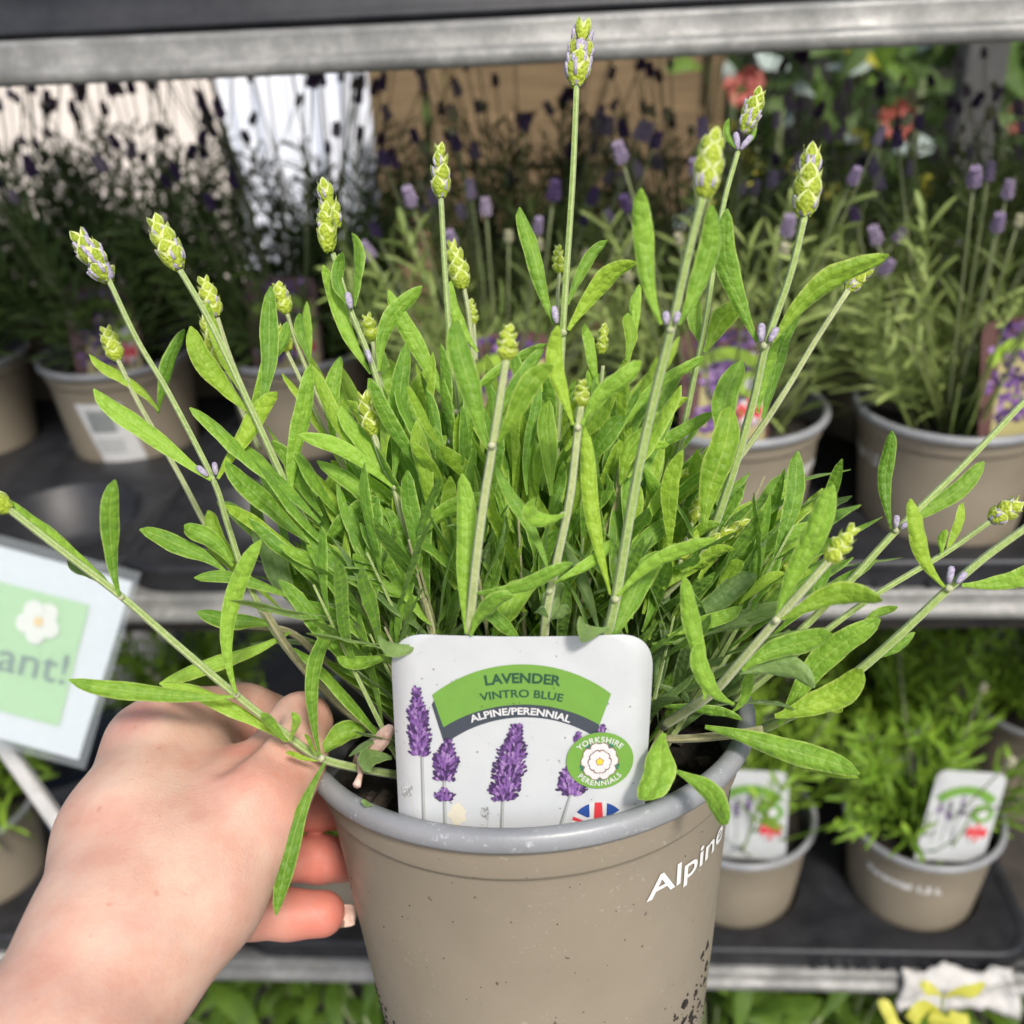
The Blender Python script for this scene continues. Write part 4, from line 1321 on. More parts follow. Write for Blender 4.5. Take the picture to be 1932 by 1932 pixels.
# ------------------------------------------------------------------ the hand
def cam_pt(x, y, d):
    return np.array([(x - HALF) / FPX * d, -(y - HALF) / FPX * d, -d])
CONES = [  # (x, y, depth, radius px) twice, smoothing in metres
    ((-230, 2640, .190, 280), (75, 2040, .232, 175), .012),
    ((75, 2040, .232, 175), (225, 1772, .262, 150), .012),
    ((222, 1772, .262, 152), (262, 1590, .286, 140), .012),
    ((262, 1590, .286, 138), (306, 1424, .313, 104), .010),
    ((306, 1418, .314, 98), (336, 1384, .320, 84), .008),
    ((255, 1800, .262, 125), (368, 1660, .276, 130), .012),
    ((368, 1660, .276, 130), (470, 1530, .289, 96), .010),
    ((470, 1530, .289, 96), (538, 1432, .303, 68), .008),
    ((538, 1432, .303, 68), (570, 1364, .315, 61), .007),
    ((300, 1640, .290, 125), (392, 1500, .305, 88), .012),
    ((270, 1780, .285, 120), (330, 1660, .340, 95), .014),
    ((330, 1660, .340, 95), (320, 1480, .345, 92), .012),
]
FINGERS = [
    [(340, 1384, .322, 84), (455, 1366, .345, 74), (560, 1385, .370, 62), (640, 1400, .394, 52)],
    [(330, 1480, .345, 78), (470, 1512, .364, 52), (590, 1522, .381, 43), (690, 1527, .400, 38)],
    [(330, 1590, .350, 72), (490, 1619, .366, 46), (600, 1622, .379, 43), (690, 1624, .394, 39)],
    [(330, 1680, .346, 74), (470, 1724, .358, 46), (545, 1725, .362, 45), (609, 1724, .364, 43)],
]
VOX = 0.0011
allp = []
prims = []
for a, b, k in CONES:
    prims.append((cam_pt(*a[:3]), cam_pt(*b[:3]), a[3] / FPX * a[2], b[3] / FPX * b[2], k))
fprims = []
for fch in FINGERS:
    for a, b in zip(fch, fch[1:]):
        fprims.append((cam_pt(*a[:3]), cam_pt(*b[:3]), a[3] / FPX * a[2], b[3] / FPX * b[2], 0.004))
lo = np.array([-.30, -.30, -.42]); hi = np.array([-.035, -.045, -.165])
lo[0] = -.190; lo[1] = -.200
nx = np.ceil((hi - lo) / VOX).astype(int)
gx, gy, gz = (lo[i] + VOX * np.arange(nx[i], dtype=np.float32) for i in range(3))
X, Yg, Z = np.meshgrid(gx.astype(np.float32), gy.astype(np.float32), gz.astype(np.float32), indexing='ij')
def sd_cone(a, b, r1, r2):
    ba = (b - a).astype(np.float32)
    l2 = float(ba @ ba)
    px, py, pz = X - np.float32(a[0]), Yg - np.float32(a[1]), Z - np.float32(a[2])
    h = np.clip((px * ba[0] + py * ba[1] + pz * ba[2]) / l2, 0, 1)
    hs = h
    dx, dy, dz = px - ba[0] * h, py - ba[1] * h, pz - ba[2] * h
    return np.sqrt(dx * dx + dy * dy + dz * dz) - (np.float32(r1) + np.float32(r2 - r1) * hs)
def smin(a, b, k):
    h = np.clip(0.5 + 0.5 * (b - a) / k, 0, 1)
    return b * (1 - h) + a * h - k * h * (1 - h)
sdf = None
for a, b, r1, r2, k in prims:
    d_ = sd_cone(a, b, r1, r2)
    sdf = d_ if sdf is None else smin(sdf, d_, np.float32(k))
for fi in range(4):
    fs = None
    for a, b, r1, r2, k in fprims[fi * 3:fi * 3 + 3]:
        d_ = sd_cone(a, b, r1, r2)
        fs = d_ if fs is None else smin(fs, d_, np.float32(0.003))
    fing = fs if fi == 0 else smin(fing, fs, np.float32(0.0012))
sdf = smin(sdf, fing, np.float32(0.005))
# the crease between thumb and forefinger
d_ = sd_cone(cam_pt(424, 1436, .283), cam_pt(490, 1364, .301), 0.0028, 0.0062)
sdf = np.maximum(sdf, -d_ + 0) if False else -smin(-sdf, d_, np.float32(0.004))
def surface_nets(F, origin, h):
    ins = F < 0
    c = np.zeros(np.array(F.shape) - 1, dtype=np.int32)
    sub = [F[i:F.shape[0] - 1 + i, j:F.shape[1] - 1 + j, k:F.shape[2] - 1 + k] for i in (0, 1) for j in (0, 1) for k in (0, 1)]
    cnt = sum((q < 0).astype(np.int8) for q in sub)
    act = (cnt > 0) & (cnt < 8)
    ii = np.argwhere(act)
    idx = -np.ones(act.shape, dtype=np.int64)
    idx[act] = np.arange(len(ii))
    vals = np.stack([q[act] for q in sub], 1)
    corners = np.array([(i, j, k) for i in (0, 1) for j in (0, 1) for k in (0, 1)], float)
    acc = np.zeros((len(ii), 3)); num = np.zeros(len(ii))
    for a in range(8):
        for b in range(a + 1, 8):
            if np.abs(corners[a] - corners[b]).sum() != 1:
                continue
            va, vb = vals[:, a], vals[:, b]
            cr = (va < 0) != (vb < 0)
            t = np.where(cr, va / np.where(cr, va - vb, 1), 0)
            acc += np.where(cr[:, None], corners[a] + (corners[b] - corners[a]) * t[:, None], 0)
            num += cr
    V = origin + (ii + acc / num[:, None]) * h
    faces = []
    for ax in range(3):
        o = [q for q in range(3) if q != ax]
        A = [slice(None)] * 3; B = [slice(None)] * 3
        A[ax] = slice(0, -1); B[ax] = slice(1, None)
        sA, sB = ins[tuple(A)], ins[tuple(B)]
        for flip, mask in ((0, sA & ~sB), (1, ~sA & sB)):
            e = np.argwhere(mask)
            ok = np.all([(e[:, q] > 0) & (e[:, q] < F.shape[q] - 1) for q in o], axis=0)
            e = e[ok]
            q = []
            for du, dv in ((1, 1), (0, 1), (0, 0), (1, 0)):
                w_ = e.copy(); w_[:, o[0]] -= du; w_[:, o[1]] -= dv
                q.append(idx[w_[:, 0], w_[:, 1], w_[:, 2]])
            q = np.stack(q, 1)
            if (flip ^ (1 if ax == 1 else 0)):
                q = q[:, ::-1]
            faces.append(q)
    return V, np.concatenate(faces)
HV, HF = surface_nets(sdf, lo, VOX)
HF = HF[(HF >= 0).all(1)]
del X, Yg, Z, sdf
# relax a little
adj = np.zeros((len(HV), 3)); 
for _ in range(3):
    acc = np.zeros_like(HV); cn = np.zeros(len(HV))
    for i in range(4):
        a, b = HF[:, i], HF[:, (i + 1) % 4]
        np.add.at(acc, a, HV[b]); np.add.at(cn, a, 1)
        np.add.at(acc, b, HV[a]); np.add.at(cn, b, 1)
    HV = HV * 0.5 + 0.5 * acc / np.maximum(cn, 1)[:, None]
nz = np.array([mnoise.noise(Vector(p * 62.0)) for p in HV[::1]])
fn = np.zeros_like(HV)
e1 = HV[HF[:, 2]] - HV[HF[:, 0]]; e2 = HV[HF[:, 3]] - HV[HF[:, 1]]
fc = np.cross(e1, e2)
for i in range(4):
    np.add.at(fn, HF[:, i], fc)
fn /= np.linalg.norm(fn, axis=1)[:, None] + 1e-12
HV = HV + fn * (0.00065 * nz)[:, None]
def ridge(a, b, hgt, wid):                          # tendons and knuckle folds raised or sunk along a line
    global HV
    a, b = cam_pt(*a), cam_pt(*b)
    ba = b - a
    h = np.clip((HV - a) @ ba / (ba @ ba), 0, 1)
    d2 = ((HV - a - h[:, None] * ba) ** 2).sum(1)
    HV = HV + fn * (hgt * np.exp(-d2 / wid ** 2))[:, None]
ridge((240, 1680, .262), (300, 1400, .296), 0.0011, 0.0085)       # forefinger tendon
ridge((300, 1700, .250), (470, 1500, .270), 0.0010, 0.0080)       # thumb tendon
ridge((350, 1640, .252), (390, 1500, .278), -0.0012, 0.0080)      # hollow between them
ridge((300, 1385, .300), (320, 1345, .308), 0.0016, 0.0070)       # forefinger knuckle
ridge((475, 1500, .272), (500, 1480, .276), 0.0012, 0.0075)       # thumb knuckle
for (a, b) in (((548, 1395, .288), (602, 1402, .300)), ((540, 1412, .287), (598, 1420, .298)), ((535, 1432, .285), (590, 1440, .296))):
    ridge(a, b, -0.00045, 0.0014)
for x in (548, 556):
    ridge((x, 1690, .352), (x + 4, 1762, .352), -0.0004, 0.0013)
ridge((505, 1690, .350), (510, 1762, .350), -0.0005, 0.0014)
for k in range(4):
    ridge((286 + 9 * k, 1905 + 14 * k, .232), (352 + 4 * k, 1858 + 16 * k, .240), -0.0006, 0.0016)
RED = [((455, 1405, .296), .008, .6), ((530, 1480, .280), .016, .35), ((250, 1350, .300), .010, .3), ((430, 1300, .32), .012, .3), ((215, 1560, .262), .014, .16), ((420, 1600, .262), .016, .14), ((90, 1800, .232), .014, .14), ((585, 1345, .320), .013, .35), ((606, 1722, .362), .020, .80), ((545, 1722, .360), .018, .55), ((600, 1622, .377), .024, .80), ((560, 1530, .376), .03, .65), ((470, 1480, .285), .016, .32), ((420, 1455, .290), .012, .22), ((320, 1370, .312), .014, .28), ((440, 1350, .335), .018, .25), ((300, 1420, .300), .012, .12), ((150, 1900, .235), .02, .10), ((360, 1400, .305), .010, .15)]
red = np.zeros(len(HV))
for c, r, amp in RED:
    dd = np.linalg.norm(HV - cam_pt(*c), axis=1)
    red = np.maximum(red, amp * np.exp(-(dd / r) ** 2))
HW = HV[:, 0:1] * RV + HV[:, 1:2] * UV_ - HV[:, 2:3] * FV
person = thing('person', 'left hand and bare forearm gripping the rim of the held pot', 'person', C2W(cam_pt(75, 2040, .232)))
hm = bpy.data.meshes.new('hand')
hm.from_pydata((HW - np.array(person.location)).tolist(), [], HF.tolist())
hm.materials.append(M_skin)
hm.polygons.foreach_set('use_smooth', [True] * len(hm.polygons))
at = hm.attributes.new('redness', 'FLOAT', 'POINT')
at.data.foreach_set('value', red.astype(np.float32))
hm.update()
hand = link('hand', hm, person)
# the little finger's nail, seen from the pad side, with a rim of soil
tipc = P(640, 1727, .3655)
m = MB()
V, Fc = [], []
NX, NY = 6, 8
for i in range(NX + 1):
    for j in range(NY + 1):
        u = i / NX; v = -1 + 2 * j / NY
        hw = 21 / FPX * .366 * (1 - 0.12 * u * u) * (1 if u < 0.85 else 1 - 0.10 * (u - 0.85) / 0.15)
        p = P(632 + 38 * u, 1727 - 3 * u, .3675) - UV_ * v * hw - FV * (0.0016 * v * v) * -1 * -1
        V.append(p)
for i in range(NX):
    for j in range(NY):
        Fc.append((i * (NY + 1) + j, i * (NY + 1) + j + 1, (i + 1) * (NY + 1) + j + 1, (i + 1) * (NY + 1) + j))
m.add(V, Fc, [0 if (k // NY) > 2 or (k % NY) in (3, 4, 5) else 1 for k in range(len(Fc))])
no = part('fingernail', m, [M_nail, M_naildirt], person, hand)
sm = no.modifiers.new('thickness', 'SOLIDIFY'); sm.thickness = 0.0005

# ------------------------------------------------------------------ trays, pots and plants on the trolley
CELL = 0.177
def bgmat(name, a, b, rough=0.55, trans=0.15):
    n = N(name)
    info = n.new('ShaderNodeObjectInfo')
    f = n.math('MULTIPLY_ADD', info.outputs['Random'], 0.35, n.math('MULTIPLY', n.noise(38, 2), 0.8))
    col = n.ramp(f, [(0.3, a), (0.75, b)])
    p = n.bsdf(col, rough, None, 0.3)
    tr = n.new('ShaderNodeBsdfTranslucent')
    n.t.links.new(col, tr.inputs[0])
    mx = n.new('ShaderNodeMixShader')
    mx.inputs[0].default_value = trans
    n.t.links.new(p.outputs[0], mx.inputs[1]); n.t.links.new(tr.outputs[0], mx.inputs[2])
    return n.done(mx)
B_sage = bgmat('sage_leaf', (0.17, 0.245, 0.060), (0.35, 0.43, 0.135))
B_bright = bgmat('lime_leaf', (0.14, 0.27, 0.022), (0.30, 0.46, 0.048))
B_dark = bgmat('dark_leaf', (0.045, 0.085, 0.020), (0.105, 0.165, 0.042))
B_stem = bgmat('thin_stem', (0.20, 0.25, 0.11), (0.30, 0.34, 0.17))
B_lilac = bgmat('lilac_floret', (0.24, 0.18, 0.31), (0.46, 0.39, 0.50))
B_purple = bgmat('purple_floret', (0.050, 0.032, 0.095), (0.17, 0.11, 0.25))
B_cream = bgmat('cream_bud', (0.42, 0.42, 0.26), (0.56, 0.54, 0.38))
B_broad = bgmat('broad_leaf', (0.045, 0.10, 0.012), (0.12, 0.21, 0.022), trans=0.25)
B_yellow = bgmat('yellow_leaf', (0.48, 0.47, 0.06), (0.66, 0.64, 0.13), trans=0.25)

def tray(cells, rows, pitch, label_, s0, t0, z0, text=None, text_off=0.0):
    """carry tray with round pot holes; s0, t0 = centre of the first cell"""
    w, d = cells * pitch, rows * pitch
    t = thing('carry_tray', label_, 'tray', S(s0 + (cells - 1) * pitch / 2, t0 + (rows - 1) * pitch / 2, z0), 'black carry trays on the trolley')
    H = 0.050
    m = MB()
    hr = 0.0645
    nseg = 40
    for i in range(cells):
        for j in range(rows):
            cx, cy = s0 + i * pitch, t0 + j * pitch
            ring0, ring1, ring2, ring3 = [], [], [], []
            for k in range(nseg):
                a = 2 * math.pi * k / nseg
                ca, sa = math.cos(a), math.sin(a)
                q = pitch / 2 / max(abs(ca), abs(sa))
                ring0.append(S(cx + q * ca, cy + q * sa, z0 + H))
                ring1.append(S(cx + (hr + 0.004) * ca, cy + (hr + 0.004) * sa, z0 + H))
                ring2.append(S(cx + hr * ca, cy + hr * sa, z0 + H - 0.003))
                ring3.append(S(cx + (hr - 0.006) * ca, cy + (hr - 0.006) * sa, z0 + 0.004))
            V = ring0 + ring1 + ring2 + ring3 + [S(cx, cy, z0 + 0.004)]
            Fc = []
            for r in range(3):
                for k in range(nseg):
                    k2 = (k + 1) % nseg
                    Fc.append((r * nseg + k, r * nseg + k2, (r + 1) * nseg + k2, (r + 1) * nseg + k))
            for k in range(nseg):
                Fc.append((3 * nseg + k, 3 * nseg + (k + 1) % nseg, 4 * nseg))
            m.add(V, Fc)
    part('holed_top', m, M_black, t)
    m = MB()                                       # skirt with rounded corners and a rolled edge
    cx, cy = s0 + (cells - 1) * pitch / 2, t0 + (rows - 1) * pitch / 2
    rc = 0.035
    path = []
    for (sx, sy, a0) in ((1, 1, 0), (-1, 1, 90), (-1, -1, 180), (1, -1, 270)):
        for k in range(7):
            a = math.radians(a0 + 90 * k / 6)
            path.append((sx * (w / 2 - rc) + rc * math.cos(a), sy * (d / 2 - rc) + rc * math.sin(a)))
    prof = [(-0.004, H + 0.0015), (0.002, H + 0.003), (0.0055, H + 0.0022), (0.006, H - 0.002), (0.003, H - 0.006), (0.004, H - 0.020), (0.006, H - 0.034), (0.0095, H - 0.036), (0.0100, H - 0.039), (0.0070, H - 0.041), (0.008, 0.002)]
    V, Fc = [], []
    n = len(path)
    for (o, z) in prof:
        for i, (px, py) in enumerate(path):
            nx_, ny_ = path[(i + 1) % n][0] - path[i - 1][0], path[(i + 1) % n][1] - path[i - 1][1]
            l = math.hypot(nx_, ny_)
            V.append(S(cx + px + ny_ / l * o, cy + py - nx_ / l * o, z0 + z))
    for r in range(len(prof) - 1):
        for i in range(n):
            i2 = (i + 1) % n
            Fc.append((r * n + i, r * n + i2, (r + 1) * n + i2, (r + 1) * n + i))
    m.add(V, Fc)
    part('skirt', m, M_black, t)
    if text:
        Vt, Ft = text_mesh(text, 0.02, 1.35)
        mm = MB()
        sc = 0.022
        x0 = cx - w / 2 + 0.05 + text_off
        fr = cy - d / 2 - 0.0062
        tv = [S(x0 + x * sc * 1.25, fr - 0.0012, z0 + H - 0.030 + y * sc) for x, y, _ in Vt]
        mm.add(tv, Ft)
        eo = part('raised_lettering', mm, M_black, t, smooth=False)
        so_ = eo.modifiers.new('relief', 'SOLIDIFY'); so_.thickness = 0.0035; so_.offset = -1
    return t

# shared meshes for the shop pots (origin at the rim plane, axis up)
O3 = np.zeros(3)
LX, LY, LZ = np.array([1., 0, 0]), np.array([0, 1., 0]), np.array([0, 0, 1.])
mb = MB(); lathe(mb, BODY, O3, LZ, -LY, 40); ME_BODY = mb.mesh('body', M_pot)
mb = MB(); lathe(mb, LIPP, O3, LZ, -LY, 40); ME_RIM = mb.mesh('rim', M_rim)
mb = MB(); lathe(mb, [(0.0, -0.016), (0.03, -0.017), (0.05, -0.015), (0.0675, -0.018)], O3, LZ, -LY, 32); ME_SOIL = mb.mesh('soil', M_soil)
LAX = (LZ, -LY, LX)
def shop_pot(p, label_, text_from=None, barcode=False, spin=0.0):
    t = thing('plant_pot', label_, 'plant pot', (p[0], p[1], p[2]), 'taupe plant pots on the trolley')
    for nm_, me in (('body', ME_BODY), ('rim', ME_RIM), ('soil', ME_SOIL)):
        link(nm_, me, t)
    if text_from is not None:
        a0, a1, body = text_from
        mb = pot_text(body, O3, LAX, math.radians(a0), math.radians(a1), -0.036, 0.0085)
        link('lettering', mb.mesh('lettering', M_white_ink, False), t)
    if barcode:
        m = MB(); V = []; Fc = []
        for i in range(9):
            for j in range(9):
                V.append(pot_point(O3, LAX, math.radians(barcode + 38 * i / 8 + 1.5 * j), -0.026 - 0.062 * j / 8, 0.0004))
        for i in range(8):
            for j in range(8):
                Fc.append((i * 9 + j, i * 9 + j + 1, (i + 1) * 9 + j + 1, (i + 1) * 9 + j))
        m.add(V, Fc)
        so_ = link('barcode_sticker', m.mesh('barcode_sticker', M_iwhite), t)
        m = MB()
        r_ = random.Random(2)
        for k in range(20):
            z = -0.032 - 0.0012 * k
            h = r_.choice((0.00025, 0.0004, 0.0005))
            V = [pot_point(O3, LAX, math.radians(barcode + 8 + 22 * i / 4 - (z + 0.026) * 60), z + dz, 0.0008) for dz in (-h, h) for i in range(5)]
            m.add(V, [(i, i + 1, i + 6, i + 5) for i in range(4)])
        for k in range(4):
            z = -0.064 - 0.004 * k
            V = [pot_point(O3, LAX, math.radians(barcode + 9 + 24 * i / 4 - (z + 0.026) * 40), z + dz, 0.0008) for dz in (-0.0006, 0.0006) for i in range(5)]
            m.add(V, [(i, i + 1, i + 6, i + 5) for i in range(4)])
        link('barcode', m.mesh('barcode', M_igrey, False), so_)
    return t

M_maroon = ink('ink_maroon', (0.12, 0.06, 0.055))
M_lime = ink('ink_lime', (0.30, 0.47, 0.05))
M_yellowish = ink('ink_pale_yellow', (0.42, 0.38, 0.17))
def shop_label(p, rz, kind, label_, lean=0.22, tilt=0.0):
    """plant label of a shop pot; local x right, z up the card, -y to the front"""
    t = thing('plant_label', label_, 'plant label', p, 'plant labels on the trolley', rz)
    W, Hh, r = 0.066, 0.066, 0.009
    def q(x, z, lift=0.0):
        ct, s_t = math.cos(tilt), math.sin(tilt)
        x, z = x * ct + z * s_t, z * ct - x * s_t
        return np.array((x, z * math.sin(lean) - lift, z * math.cos(lean)))
    def poly(m, pts, lift, mi=0):
        c = np.mean(np.array(pts, float), axis=0)
        m.add([q(c[0], c[1], lift)] + [q(a, b, lift) for a, b in pts], [(0, 1 + i, 1 + (i + 1) % len(pts)) for i in range(len(pts))], mi)
    out = [(-W / 2, -0.03), (W / 2, -0.03)]
    for (sx, a0) in ((1, 0), (-1, 90)):
        for k in range(6):
            a = math.radians(a0 + 90 * k / 5)
            out.append((sx * (W / 2 - r) + r * math.cos(a), Hh - r + r * math.sin(a)))
    m = MB(); poly(m, out, 0)
    co = link('card', m.mesh('card', M_card if kind == 'white' else M_maroon, False), t)
    so_ = co.modifiers.new('thickness', 'SOLIDIFY'); so_.thickness = 0.0005
    def band(m, r0, r1, cx, cz, a0, a1, lift, mi=0):
        V = []
        for k in range(15):
            a = math.radians(a0 + (a1 - a0) * k / 14)
            V += [q(cx + r0 * math.cos(a), cz + r0 * math.sin(a), lift), q(cx + r1 * math.cos(a), cz + r1 * math.sin(a), lift)]
        m.add(V, [(2 * k, 2 * k + 2, 2 * k + 3, 2 * k + 1) for k in range(14)], mi)
    r_ = random.Random(int(abs(p[0]) * 1000))
    m = MB()
    if kind == 'white':
        for (cx, z0, z1, w) in ((-0.022, 0.022, 0.046, 0.007), (-0.013, 0.016, 0.034, 0.007), (-0.002, 0.020, 0.040, 0.009), (0.014, 0.015, 0.026, 0.007)):
            poly(m, [(cx - 0.0005, -0.01), (cx + 0.0005, -0.01), (cx + 0.0005, z0), (cx - 0.0005, z0)], 0.0005, 4)
            for k in range(26):
                s_ = r_.random()
                poly(m, [(cx + w * 0.5 * (r_.uniform(-1, 1)) * (1.1 - s_) + 0.0012 * math.cos(a), z0 + (z1 - z0) * s_ + 0.0015 * math.sin(a)) for a in (0, 1.5, 3, 4.5)], 0.0006 + 0.00001 * k, r_.choice((0, 1, 2)))
    else:
        poly(m, [(-W / 2 + 0.010, -0.025), (W / 2 - 0.003, -0.025), (W / 2 - 0.003, 0.045), (-W / 2 + 0.018, 0.050)], 0.0004, 5)
        for k in range(150):
            cx, cz = r_.gauss(0.002, 0.013), r_.uniform(-0.01, 0.062)
            if abs(cx) > W / 2 - 0.006: continue
            a0 = r_.uniform(0, 6)
            poly(m, [(cx + 0.0036 * math.cos(a0 + a), cz + 0.0028 * math.sin(a0 + a)) for a in (0, 1.2, 2.5, 3.8, 5.1)], 0.0005 + 0.000004 * k, r_.choice((0, 0, 1, 1, 2, 3)))
    link('lavender_picture', m.mesh('lavender_picture', M_ip + [M_igrey, M_yellowish], False), t)
    m = MB(); band(m, 0.030, 0.039, 0.0, 0.013, 138, 42, 0.0012)
    link('banner', m.mesh('banner', M_igreen if kind == 'white' else M_lime, False), t)
    m = MB()
    poly(m, [(0.019 + 0.0105 * math.cos(a), 0.024 + 0.0098 * math.sin(a)) for a in np.linspace(0, 6.0, 18)], 0.0014, 0)
    poly(m, [(0.019 + 0.0050 * math.cos(a), 0.024 + 0.0050 * math.sin(a)) for a in np.linspace(0, 5.6, 10)], 0.0016, 1)
    link('badge', m.mesh('badge', [M_igreen if kind == 'white' else M_lime, M_iwhite], False), t)
    m = MB()
    poly(m, [(0.018 + 0.0105 * math.cos(a), 0.004 + 0.0100 * math.sin(a)) for a in np.linspace(0, 6.0, 18)], 0.0014, 0)
    for a in (30, 150, 210, 330):
        a = math.radians(a)
        poly(m, [(0.018, 0.004), (0.018 + 0.0098 * math.cos(a - 0.30), 0.004 + 0.0096 * math.sin(a - 0.30)), (0.018 + 0.0098 * math.cos(a + 0.30), 0.004 + 0.0096 * math.sin(a + 0.30))], 0.0016, 1)
    poly(m, [(0.0162, -0.006), (0.0198, -0.006), (0.0198, 0.0138), (0.0162, 0.0138)], 0.0018, 1)
    poly(m, [(0.008, 0.0022), (0.028, 0.0022), (0.028, 0.0058), (0.008, 0.0058)], 0.0020, 1)
    link('flag_roundel', m.mesh('flag_roundel', [M_iwhite, M_ired], False), t)
    return t

def thin_leaf(mb, p0, d, L, w, rng, sag=0.2, mi=0):
    d = nrm(d)
    sd = nrm(np.cross(d, [rng.gauss(0, 1), rng.gauss(0, 1), 0.6]))
    nn = np.cross(sd, d)
    V = []
    for s_, ww in ((0, 0.25), (0.35, 0.9), (0.72, 1.0), (0.93, 0.6), (1.0, 0.12)):
        c = p0 + d * L * s_ + np.array((0, 0, -1)) * sag * L * s_ * s_ + nn * 0.06 * L * math.sin(3 * s_)
        V += [c - sd * w * ww / 2, c - nn * w * 0.10, c + sd * w * ww / 2]
    Fc = []
    for i in range(4):
        Fc += [(3 * i, 3 * i + 1, 3 * i + 4, 3 * i + 3), (3 * i + 1, 3 * i + 2, 3 * i + 5, 3 * i + 4)]
    mb.add(V, Fc, mi)
def spike_mesh(name, L, w, mat, seed):
    r_ = random.Random(seed)
    m = MB()
    lathe(m, [(0.001 * w, 0), (0.3 * w, 0.1 * L), (0.34 * w, 0.5 * L), (0.2 * w, 0.85 * L), (0.001 * w, L)], O3, LZ, LX, 6)
    for k in range(6):
        z = L * (0.06 + 0.15 * k)
        rr = w * 0.36 * (1 - 0.10 * k) * (1 if k else 0.8)
        for j in range(6):
            a = 6.283 * j / 6 + k * 0.52 + r_.uniform(-0.2, 0.2)
            c = np.array((rr * math.cos(a), rr * math.sin(a), z))
            o = np.array((math.cos(a) * 0.6, math.sin(a) * 0.6, 0.8))
            tube(m, [c, c + o * w * 0.20, c + o * w * 0.34], [w * 0.10, w * 0.14, w * 0.05], 5)
    return m.mesh(name, mat)
SPK = [spike_mesh('flower_head', 0.0145, 0.0085, B_lilac, 1), spike_mesh('flower_head', 0.0135, 0.0080, B_purple, 2), spike_mesh('flower_head', 0.0095, 0.0066, B_cream, 3), spike_mesh('flower_head', 0.0170, 0.0080, B_lilac, 4), spike_mesh('flower_head', 0.0170, 0.0085, B_purple, 5)]
def proto_plant(seed, nstem, hmin, hmax, lw, ll, mat, nstalk, stalk_h, heads, spread=0.75, r0=0.045, notch=False):
    """foliage mesh plus flower stalks, grown from the origin"""
    r_ = random.Random(seed)
    fo = MB()
    for k in range(nstem):
        a = r_.uniform(0, 6.283)
        lean = spread * math.sqrt(r_.random()) * 1.05
        d = np.array((math.cos(a) * math.sin(lean), math.sin(a) * math.sin(lean), math.cos(lean)))
        b = np.array((math.cos(a), math.sin(a), 0)) * r0 * r_.random() + LZ * -0.016
        h = r_.uniform(hmin, hmax)
        c = spline([b, b + d * h * 0.5 + LZ * 0.005, b + d * h + LZ * 0.02], 7)
        tube(fo, c, np.linspace(0.0013, 0.0007, 7), 4, 0, False)
        npair = int(h / 0.011)
        for j in range(npair):
            u = 0.18 + 0.80 * j / npair
            x = u * 6; i = min(int(x), 5)
            p = c[i] + (c[i + 1] - c[i]) * (x - i)
            tn = nrm(c[i + 1] - c[i])
            sd = nrm(np.cross(tn, [math.cos(j * 1.57 + k), math.sin(j * 1.57 + k), 0.1]))
            for sg in (-1, 1):
                el = r_.uniform(0.4, 0.95)
                if notch and p[1] < -0.020 and abs(p[0] - 0.012) < 0.062 and p[2] < 0.085:
                    continue
                thin_leaf(fo, p, tn * math.cos(el) + sd * sg * math.sin(el), r_.uniform(*ll) * (1.1 - 0.45 * u), r_.uniform(*lw), r_, 0.18)
    stalks = []
    for k in range(nstalk):
        a = r_.uniform(0, 6.283)
        lean = spread * 0.8 * math.sqrt(r_.random())
        d = np.array((math.cos(a) * math.sin(lean), math.sin(a) * math.sin(lean), math.cos(lean)))
        b = np.array((math.cos(a), math.sin(a), 0)) * r0 * 0.7 * r_.random() + LZ * -0.01
        h = r_.uniform(*stalk_h)
        c = spline([b, b + d * h * 0.55, b + d * h + LZ * 0.02 * r_.random()], 7)
        m = MB(); tube(m, c, np.linspace(0.0009, 0.0007, 7), 5)
        stalks.append((m.mesh('flower_stalk', B_stem), c[-1], nrm(c[-1] - c[-2]), r_.choice(heads), r_.uniform(0.8, 1.15)))
    return fo.mesh('foliage', mat), stalks
PROTO = {
    'flower_open': [proto_plant(15 + k, 40, 0.06, 0.19, (0.0026, 0.0042), (0.030, 0.052), B_sage, 22, (0.14, 0.23), (0, 0, 2, 2, 1, 3), notch=True) for k in range(2)],
    'leafy_open': [proto_plant(57 + k, 40, 0.06, 0.165, (0.0032, 0.0052), (0.030, 0.052), B_bright, 6, (0.12, 0.19), (2,), 0.95, notch=True) for k in range(2)],
    'flower': [proto_plant(11 + k, 40, 0.06, 0.18, (0.0026, 0.0042), (0.030, 0.050), B_sage, 22, (0.14, 0.23), (0, 0, 2, 2, 1, 3)) for k in range(3)],
    'tall': [proto_plant(31 + k, 44, 0.08, 0.205, (0.0024, 0.0040), (0.030, 0.048), B_dark, 28, (0.17, 0.29), (1, 1, 1, 4, 0)) for k in range(2)],
    'leafy': [proto_plant(51 + k, 34, 0.06, 0.165, (0.0032, 0.0052), (0.030, 0.050), B_bright, 7, (0.12, 0.19), (2,), 0.95) for k in range(2)],
}
def shop_plant(kind, var, p, rz, label_, group, nst=None):
    fo, stalks = PROTO[kind][var % len(PROTO[kind])]
    t = thing('lavender_plant', label_, 'lavender', p, group, rz)
    tag(link('foliage', fo, t), kind='stuff')
    for (me, e, d, hk, sc) in stalks[:nst]:
        so_ = link('flower_stalk', me, t)
        ho = link('flower_head', SPK[hk], so_, tuple(e))
        ho.rotation_euler = Vector(d).to_track_quat('Z', 'Y').to_euler()
        ho.scale = (sc, sc, sc)
    return t

